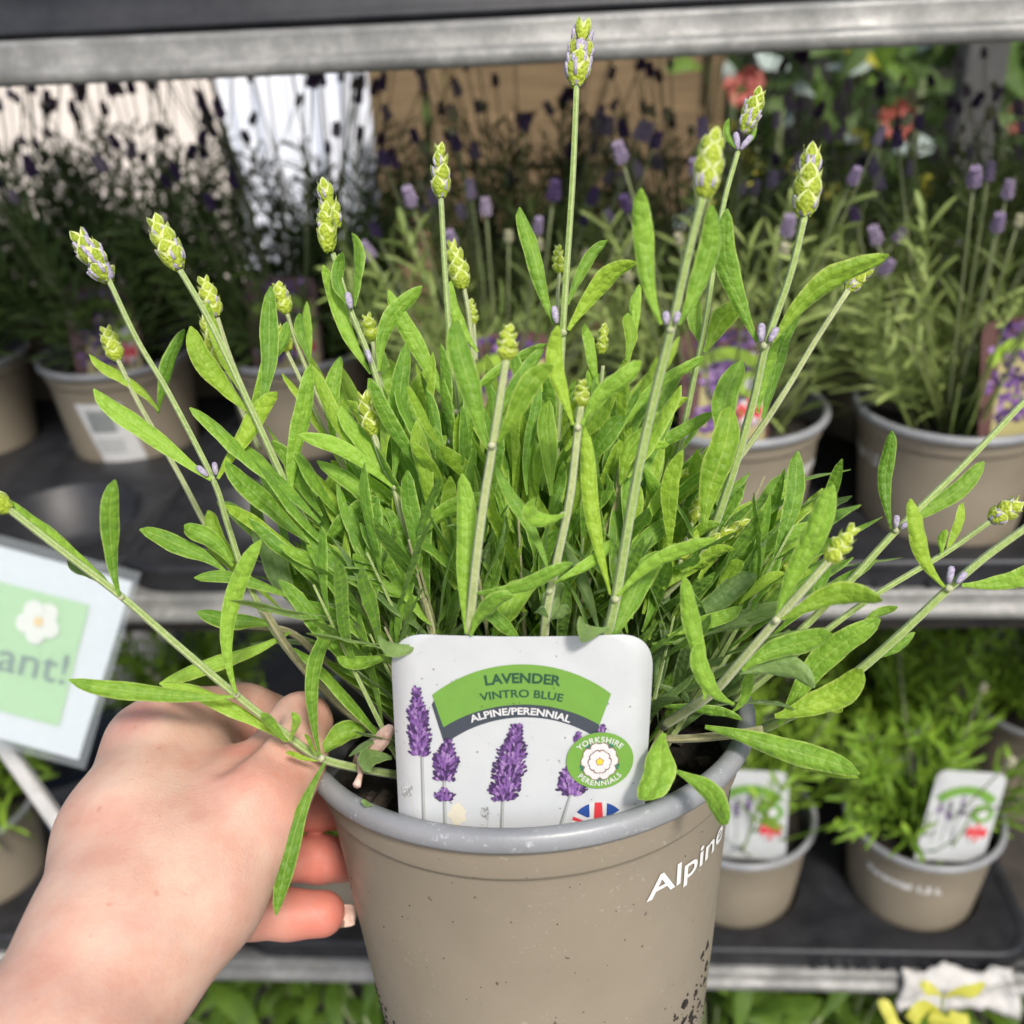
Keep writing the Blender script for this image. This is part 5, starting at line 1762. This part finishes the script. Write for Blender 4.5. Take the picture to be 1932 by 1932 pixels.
ORD = ['first', 'second', 'third', 'fourth', 'fifth', 'sixth', 'seventh', 'eighth', 'ninth', 'tenth', 'eleventh']
ZRIM = Z_MID - BOARD + 0.1365
ZRIML = Z_LOW - BOARD + 0.1365
T1 = 0.745
def col_s(k):
    return 0.114 + CELL * k - (0.035 if k <= -2 else 0)
ZB, ZBL = Z_MID - BOARD + 0.0005, Z_LOW - BOARD + 0.0005
tray(3, 2, CELL, 'black carry tray with empty pot holes at the left end of the middle shelf', col_s(-5), T1, ZB)
tray(2, 2, CELL, 'black carry tray between the two others on the middle shelf, behind the held plant', col_s(-2), T1, ZB)
tray(3, 2, CELL, 'black carry tray with raised lettering at the right of the middle shelf', col_s(0), T1, ZB, 'EURO PLANT', 0.075)
tray(2, 2, CELL, 'black carry tray holding the two white labelled pots on the lower shelf', 0.148, T1, ZBL, 'EURO PLANT', 0.10)
tray(2, 2, CELL, 'black carry tray on the lower shelf behind the fingers and held pot', -0.255, T1, ZBL)
tray(2, 2, CELL, 'black carry tray at the far left of the lower shelf below the green sign', -0.65, T1, ZBL)
tray(5, 1, 0.18, 'black carry tray standing on the upper shelf above the steel rail, left', -0.66, 0.765, Z_TOPU - 0.0085)
tray(4, 1, 0.18, 'black carry tray standing on the upper shelf above the steel rail, right', 0.27, 0.765, Z_TOPU - 0.0085)
# middle shelf
rr = random.Random(5)
row1 = [-1, 0, 1, 2]
row2 = [-5, -4, -3, -2, -1, 0, 1, 2]
row3 = [-6, -5, -4, -3, -2, -1, 0, 1, 2, 3]
texts = {(0, 0): (38, 130, 'Alpine Perennial 1,5 L'), (0, 1): (-150, -60, 'Alpine Perennial 1,5 L')}
for ri, (cols, t_) in enumerate(((row1, T1), (row2, T1 + CELL), (row3, T1 + 2 * CELL))):
    rn = ('front', 'middle', 'back')[ri]
    for i, k in enumerate(cols):
        js, jt = rr.uniform(-0.004, 0.004), rr.uniform(-0.004, 0.004)
        p = S(col_s(k) + js, t_ + jt, ZRIM)
        where = '%s row of the middle shelf, %s from the left' % (rn, ORD[i])
        shop_pot(p, 'taupe plant pot in the %s' % where, texts.get((ri, k)), barcode=(-24 if (ri == 1 and k == -3) else False))
        kind = 'flower' if (ri == 0 or k >= -1) else 'tall'
        if ri == 2 and k < 1: kind = 'tall'
        lab = {(0, -1): 0.006, (0, 0): -0.012, (0, 1): 0.040, (1, -3): 0.014, (1, -2): 0.006}
        if (ri, k) in lab and kind == 'flower': kind = 'flower_open'
        shop_plant(kind, i + ri, p, -YAW if kind == 'flower_open' else rr.uniform(0, 6.28), ('lilac flowering lavender' if kind[:4] == 'flow' else 'tall dark lavender') + ' in the ' + where, 'lavenders on the middle shelf')
        if (ri, k) in lab:
            shop_label(tuple(p + SX * min(lab[(ri, k)], 0.030) - SN * (0.036 if ri == 0 and k == 1 else 0.047) + ZV * 0.014), -YAW + (0.45 if ri == 0 and k == 1 else rr.uniform(-0.1, 0.1)), 'photo', 'purple photo label in the ' + where.replace('row of the', 'row pot,'), 0.18)
# lower shelf
for i, (s_, t_, var, lb) in enumerate(((-0.65, T1, 0, None), (-0.255, T1, 1, None), (0.148, T1, 0, 'white'), (0.325, T1, 1, 'white'), (-0.473, T1 + CELL, 1, None), (-0.078, T1 + CELL, 0, None), (0.138, T1 + CELL, 1, None), (0.315, T1 + CELL, 0, None), (0.50, T1 + CELL, 1, None), (0.22, 1.10, 0, None), (0.44, 1.10, 1, None))):
    p = S(s_, t_, ZRIML)
    where = '%s row of the lower shelf, %s from the left' % (('front', ORD[i]) if i < 4 else (('middle', ORD[i - 4]) if i < 9 else ('back', ORD[i - 9])))
    shop_pot(p, 'taupe plant pot in the ' + where, (-62, -2, 'Perennial 1,5 L') if i == 3 else None)
    shop_plant('leafy_open' if lb else 'leafy', var, p, -YAW if lb else rr.uniform(0, 6.28), 'leafy bright green lavender in the ' + where, 'lavenders on the lower shelf')
    if lb:
        q_ = p + SX * (0.014 if i == 3 else 0.004) - SN * 0.046 + ZV * 0.020
        shop_label(tuple(q_), -YAW + (0.12 if i == 3 else -0.1), 'white', 'white label with green banner in the ' + ('rightmost pot of the lower shelf' if i == 3 else 'lower shelf pot just right of the held pot'), 0.16, 0.16 if i == 3 else -0.03)

# leafy bedding below the lower shelf
def broad_plant(p, seed, label_, mat, n=46, L=(0.06, 0.11), w=(0.016, 0.026), up=1.0):
    r_ = random.Random(seed)
    t = thing('bedding_plant', label_, 'plant', p, 'bedding plants under the lower shelf')
    sm_ = MB(); lm = MB()
    for k in range(7):
        a = r_.uniform(0, 6.28); lean = r_.uniform(0.1, 0.6)
        d = np.array((math.cos(a) * math.sin(lean), math.sin(a) * math.sin(lean), math.cos(lean)))
        c = spline([O3, d * 0.10, d * 0.20 + LZ * 0.03], 6)
        tube(sm_, c, 0.0018, 5)
        for j in range(n // 7):
            pt = c[1 + j % 5]
            b = r_.uniform(0, 6.28); e = r_.uniform(-0.1, 0.9)
            dd = np.array((math.cos(b) * math.cos(e), math.sin(b) * math.cos(e), math.sin(e)))
            l_ = r_.uniform(*L)
            leaf_into(lm, pt, pt + dd * l_ * 0.5 + LZ * 0.01, pt + dd * l_ - LZ * 0.012, r_.uniform(*w), np.array((0, -0.3, 1.0)), r_, nl=7, nw=4, tipround=1.8)
    link('stem', sm_.mesh('stem', B_stem), t)
    tag(link('foliage', lm.mesh('foliage', mat), t), kind='stuff')
    return t
for i, (s_, t_) in enumerate(((-0.55, 0.68), (-0.38, 0.74), (-0.20, 0.67), (-0.04, 0.75), (0.13, 0.68), (0.29, 0.76), (0.45, 0.69))):
    broad_plant(S(s_, t_, Z_LOW - 0.29), 100 + i, 'broad leaved green plant below the lower shelf rail, %s from the left' % ORD[i], B_broad, 60)
m = MB()
tag(link('bedding_bench', MB().mesh('x', M_deck)) if False else link('bedding_bench', (box(m, S(SC, D + 0.30, Z_LOW - 0.305), W2, 0.34, 0.012, AX) or m).mesh('bedding_bench', M_deck, False)), 'dark board under the broad leaved plants below the trolley shelves', 'shelf')

# yellow leaves in front of the lower rail, and the crumpled paper tag on it
yt = thing('yellow_leaf_sprig', 'sprig of pale yellow leaves in front of the crumpled paper tag', 'plant', P(1755, 1990, .74))
for (b, t_, w) in (((1778, 1880), (1735, 1862), 26), ((1770, 1905), (1708, 1915), 42), ((1782, 1882), (1862, 1862), 28), ((1770, 1900), (1775, 1950), 44), ((1790, 1905), (1820, 1950), 40), ((1700, 1940), (1655, 1890), 26), ((1720, 1960), (1668, 1925), 26)):
    mb = MB()
    leaf_into(mb, P(b[0], b[1], .73), P((b[0] + t_[0]) / 2, (b[1] + t_[1]) / 2 - 6, .72), P(t_[0], t_[1], .725), w / FPX * .73, -FV, rr, nl=8, nw=4, tipround=2.2)
    part('leaf', mb, B_yellow, yt)
mb = MB(); tube(mb, [P(1778, 1878, .732), P(1778, 1920, .734), P(1760, 1990, .74)], 0.0012, 6); part('stem', mb, B_stem, yt)
m = MB(); V = []; Fc = []; UVs = []
cors = [(1704, 1836), (1912, 1838), (1925, 1895), (1690, 1898)]
NXp, NYp = 26, 12
for i in range(NXp + 1):
    for j in range(NYp + 1):
        u, v = i / NXp, j / NYp
        top = np.array(cors[0]) * (1 - u) + np.array(cors[1]) * u
        bot = np.array(cors[3]) * (1 - u) + np.array(cors[2]) * u
        q = top * (1 - v) + bot * v
        q = q + np.array((5 * math.sin(7 * v + 3 * u), 5 * math.sin(6 * u * 2 + v * 3)))
        if u > 0.7 and v > 0.6:
            q = q + np.array((-10 * (u - 0.7), 60 * (u - 0.7) * (v - 0.6) * 3.0))
        p = onplane(q[0], q[1], D - 0.007)
        cr = 0.006 * mnoise.noise(Vector((u * 6, v * 4, 1.3))) + 0.004 * mnoise.noise(Vector((u * 15, v * 9, 4.3)))
        if v < 0.25:
            cr -= 0.010 * (0.25 - v) / 0.25
        V.append(p - SN * (0.004 + cr)); UVs.append((u, v))
for i in range(NXp):
    for j in range(NYp):
        Fc.append((i * (NYp + 1) + j, i * (NYp + 1) + j + 1, (i + 1) * (NYp + 1) + j + 1, (i + 1) * (NYp + 1) + j))
m.add(V, Fc, 0, UVs)
n = N('crumpled_paper')
uvs = n.new('ShaderNodeSeparateXYZ'); n.t.links.new(n.tc.outputs['UV'], uvs.inputs[0])
prn = n.ramp(n.noise(140, 3, 0.6, 'Object'), [(0.56, (0, 0, 0)), (0.62, (1, 1, 1))])
col = n.mix(n.math('MULTIPLY', prn, 0.35), n.ramp(n.noise(30, 3), [(0.3, (0.44, 0.425, 0.395)), (0.7, (0.54, 0.53, 0.505))]), (0.30, 0.29, 0.30, 1))
M_paper = n.done(n.bsdf(col, 0.6, n.bump(n.noise(90, 4), 0.5, 0.002), 0.3))
pt_ = thing('paper_tag', 'crumpled white paper tag wrapped over the lower steel rail at right', 'tag', onplane(1800, 1890, D - 0.007))
po = part('sheet', m, M_paper, pt_)
so_ = po.modifiers.new('thickness', 'SOLIDIFY'); so_.thickness = 0.0006

# ------------------------------------------------------------------ the sign at the left and the strut
SD = 0.68
sg = thing('shop_sign', 'white and pale green sign with a white flower in a clear sleeve at left', 'sign', P(110, 1440, SD))
def sq(x, y, lift=0.0):
    return P(x, y, SD - lift)
def quad(name, pts, mat, lift, parent=None, thick=0.0):
    m = MB(); m.add([sq(x, y, lift) for x, y in pts], [tuple(range(len(pts)))])
    o = part(name, m, mat, sg, parent, smooth=False)
    if thick:
        q = o.modifiers.new('thickness', 'SOLIDIFY'); q.thickness = thick; q.offset = 0
    return o
M_signg = ink('sign_green', (0.33, 0.52, 0.26), 0.5)
M_signp = ink('sign_paper', (0.58, 0.59, 0.615), 0.5)
paper = quad('paper', [(250, 1098), (148, 1433), (-330, 1304), (-228, 969)], M_signp, 0.0, None, 0.001)
quad('green_panel', [(169, 1142), (111, 1371), (-280, 1268), (-222, 1039)], M_signg, 0.002, paper)
m = MB()
for k in range(5):
    a = math.radians(-54 + 72 * k + 14)
    cx, cy_ = 72 + 24 * math.cos(a), 1173 + 24 * math.sin(a)
    m.add([sq(cx, cy_, 0.004 + 0.0003 * k)] + [sq(cx + 19 * math.cos(b), cy_ + 19 * math.sin(b), 0.004 + 0.0003 * k) for b in np.linspace(0, 5.9, 18)], [(0, 1 + i, 1 + (i + 1) % 18) for i in range(18)], 0)
m.add([sq(72, 1173, 0.006)] + [sq(72 + 9 * math.cos(b), 1173 + 9 * math.sin(b), 0.006) for b in np.linspace(0, 5.8, 14)], [(0, 1 + i, 1 + (i + 1) % 14) for i in range(14)], 1)
part('flower_print', m, [ink('sign_cream', (0.66, 0.64, 0.58)), ink('sign_orange', (0.72, 0.48, 0.20))], sg, paper, smooth=False)
Vt, Ft = text_mesh('rant!', 0.0)
wd = Vt[:, 0].max()
m = MB()
ca, sa = math.cos(math.radians(13)), math.sin(math.radians(13))
m.add([sq(-40 + 164 * x / wd * ca + y / 0.7 * 58 * sa, 1255 + 164 * x / wd * sa - y / 0.7 * 58 * ca, 0.004) for x, y, _ in Vt], Ft)
part('lettering', m, ink('sign_text', (0.10, 0.17, 0.14)), sg, paper, smooth=False)
n = N('clear_sleeve')
tb = n.new('ShaderNodeBsdfTransparent'); tb.inputs[0].default_value = (0.96, 0.98, 0.98, 1)
gb = n.bsdf((0.75, 0.8, 0.82, 1), 0.22, None, 0.6)
mx = n.new('ShaderNodeMixShader'); mx.inputs[0].default_value = 0.09
n.t.links.new(tb.outputs[0], mx.inputs[1]); n.t.links.new(gb.outputs[0], mx.inputs[2])
M_sleeve = n.done(mx)
quad('clear_sleeve', [(266, 1080), (160, 1452), (-345, 1318), (-240, 946)], M_sleeve, 0.009, None, 0.0006)
stt = thing('support_strut', 'pale steel strut slanting down behind the sign at the left edge', 'strut', P(190, 1665, .74))
m = MB()
a_, b_ = P(-60, 1312, .74), P(200, 1680, .74)
dv = nrm(b_ - a_)
box(m, (a_ + b_) / 2, np.linalg.norm(b_ - a_) / 2, 14 / FPX * .74, 0.005, (dv, nrm(np.cross(dv, FV)), FV), 0, 0.002)
part('bar', m, M_metal2, stt, smooth=False)

# ------------------------------------------------------------------ things beyond the trolley
def board(name, label_, cat, px0, px1, py0, py1, dist, mat, thick=0.02, group=None):
    a, b = onplane(px0, py0, dist), onplane(px1, py1, dist)
    s0, s1 = st(onplane(px0, 220, dist))[0], st(onplane(px1, 220, dist))[0]
    m = MB()
    zt, zb_ = max(a[2], b[2]), min(a[2], b[2])
    box(m, S((s0 + s1) / 2, dist + thick / 2, (zt + zb_) / 2), abs(s1 - s0) / 2, thick / 2, (zt - zb_) / 2, AX, 0, 0.003)
    o = link(name, m.mesh(name, mat, False))
    return tag(o, label_, cat, group)
M_creamb = simple('cream_board', (0.80, 0.72, 0.64), (0.86, 0.78, 0.70), 6, 0.6, 0.05)
board('display_board', 'pale cream board standing far behind the trolley at upper left', 'board', -420, 408, -160, 1000, 2.55, M_creamb)
m = MB(); V = []; Fc = []
sA, sB = st(onplane(412, 200, 2.50))[0], st(onplane(698, 200, 2.50))[0]
for i in range(41):
    for j in range(9):
        u, v = i / 40, j / 8
        V.append(S(sA + (sB - sA) * u, 2.50 + 0.020 * math.sin(u * 34 + v) + 0.012 * math.sin(u * 13 + 2 * v), 0.35 - 1.5 * v))
for i in range(40):
    for j in range(8):
        Fc.append((i * 9 + j, i * 9 + j + 1, (i + 1) * 9 + j + 1, (i + 1) * 9 + j))
m.add(V, Fc)
so_ = link('white_sheet', m.mesh('white_sheet', simple('white_cloth', (0.76, 0.80, 0.87), (0.84, 0.86, 0.90), 8, 0.7, 0.1)))
tag(so_, 'bluish white hanging sheet between the cream board and the wooden crates', 'sheet')
q = so_.modifiers.new('thickness', 'SOLIDIFY'); q.thickness = 0.002
def woodmat(name, a, b):
    n = N(name)
    mp = n.new('ShaderNodeMapping'); n.t.links.new(n.tc.outputs['Object'], mp.inputs[0]); mp.inputs['Scale'].default_value = (3, 3, 40)
    nt = n.new('ShaderNodeTexNoise'); n.t.links.new(mp.outputs[0], nt.inputs['Vector']); nt.inputs['Scale'].default_value = 2.5; nt.inputs['Detail'].default_value = 5
    return n.done(n.bsdf(n.ramp(nt.outputs['Fac'], [(0.3, a), (0.7, b)]), 0.75, n.bump(nt.outputs['Fac'], 0.3, 0.003), 0.3))
M_wood = woodmat('crate_wood', (0.13, 0.088, 0.045), (0.22, 0.155, 0.082))
crate = thing('wooden_crate', 'weathered wooden slatted crate far behind the flowering lavenders', 'crate', onplane(1000, 640, 2.35))
for (x0, x1, y0, y1, dd) in ((704, 800, 100, 640, 2.35), (846, 1330, 60, 205, 2.37), (846, 1330, 222, 296, 2.355), (846, 1330, 312, 470, 2.37), (846, 1330, 486, 640, 2.37), (815, 842, 60, 660, 2.335), (1335, 1362, 60, 660, 2.335)):
    a, b = onplane(x0, y0, dd), onplane(x1, y1, dd)
    m = MB(); s0, s1 = st(onplane(x0, 260, dd))[0], st(onplane(x1, 260, dd))[0]
    box(m, S((s0 + s1) / 2, dd + 0.008, (a[2] + b[2]) / 2), (s1 - s0) / 2, 0.008, abs(a[2] - b[2]) / 2, AX, 0, 0.002)
    part('plank', m, M_wood, crate, smooth=False)
post_ = board('rear_post', 'dark grey upright post behind the plants at upper right', 'post', 1808, 1886, -120, 900, 1.80, simple('grey_post', (0.05, 0.05, 0.048), (0.085, 0.085, 0.08), 12, 0.6, 0.2), 0.05)
B_orange = bgmat('orange_petal', (0.46, 0.11, 0.085), (0.58, 0.19, 0.15), trans=0.2)
B_silver = bgmat('silver_leaf', (0.26, 0.33, 0.29), (0.42, 0.48, 0.44))
B_gold = bgmat('golden_leaf', (0.28, 0.27, 0.03), (0.45, 0.43, 0.05))
for i, (px, py, has) in enumerate(((1385, 150, 1), (1480, 120, 0), (1560, 210, 0), (1665, 210, 1), (1740, 150, 0), (1905, 200, 1), (1985, 160, 0), (1430, 260, 0))):
    dd = 1.95 + 0.05 * (i % 3)
    c = onplane(px, py, dd)
    r_ = random.Random(300 + i)
    t = thing('begonia_plant', ('orange flowered begonia' if has else 'mixed silver and gold leaved begonia') + ' in the bank behind the trolley, %s from left' % ORD[i], 'plant', c - ZV * 0.16, 'begonias behind the trolley')
    sm_ = MB()
    tube(sm_, [c - ZV * 0.45, c - ZV * 0.1, c], 0.005, 6)
    part('stem', sm_, B_stem, t)
    for k in range(10):
        a = r_.uniform(0, 6.28)
        b = c + SX * r_.uniform(-0.10, 0.10) + ZV * r_.uniform(-0.20, 0.09) + SN * r_.uniform(-0.04, 0.06)
        d = nrm(SX * math.cos(a) + ZV * math.sin(a) - SN * 0.2)
        mb = MB()
        l_ = r_.uniform(0.05, 0.10)
        leaf_into(mb, b, b + d * l_ * 0.5 - SN * 0.01, b + d * l_, l_ * r_.uniform(0.35, 0.55), -SN * 0.7 + ZV * 0.7, r_, nl=7, nw=4, tipround=1.7)
        part('leaf', mb, (B_silver, B_broad, B_gold, B_dark, B_dark)[k % 5], t)
    if has:
        fc = c + SX * 0.01 - SN * 0.05 - ZV * 0.01
        for k in range(12):
            a = k * 2.4; ra = 0.0048 * math.sqrt(k)
            b = fc + SX * math.cos(a) * ra + ZV * math.sin(a) * ra
            sp_ = 0.25 + 0.09 * k
            d = nrm((SX * math.cos(a) + ZV * math.sin(a)) * sp_ - SN * 0.6 + ZV * 0.2)
            mb = MB()
            leaf_into(mb, b, b + d * 0.014, b + d * 0.025, 0.024, -SN + ZV * 0.3, r_, nl=5, nw=4, tipround=3)
            part('petal', mb, B_orange, t)
# a dark bank of foliage closing the view
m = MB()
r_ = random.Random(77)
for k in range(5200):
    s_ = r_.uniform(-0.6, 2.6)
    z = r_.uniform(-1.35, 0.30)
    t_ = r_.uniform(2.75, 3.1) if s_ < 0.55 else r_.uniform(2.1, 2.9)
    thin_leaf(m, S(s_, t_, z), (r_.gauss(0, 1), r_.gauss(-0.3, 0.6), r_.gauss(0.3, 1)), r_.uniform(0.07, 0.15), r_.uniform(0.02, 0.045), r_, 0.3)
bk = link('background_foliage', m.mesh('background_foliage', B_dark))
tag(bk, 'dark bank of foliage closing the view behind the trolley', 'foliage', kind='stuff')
m = MB()
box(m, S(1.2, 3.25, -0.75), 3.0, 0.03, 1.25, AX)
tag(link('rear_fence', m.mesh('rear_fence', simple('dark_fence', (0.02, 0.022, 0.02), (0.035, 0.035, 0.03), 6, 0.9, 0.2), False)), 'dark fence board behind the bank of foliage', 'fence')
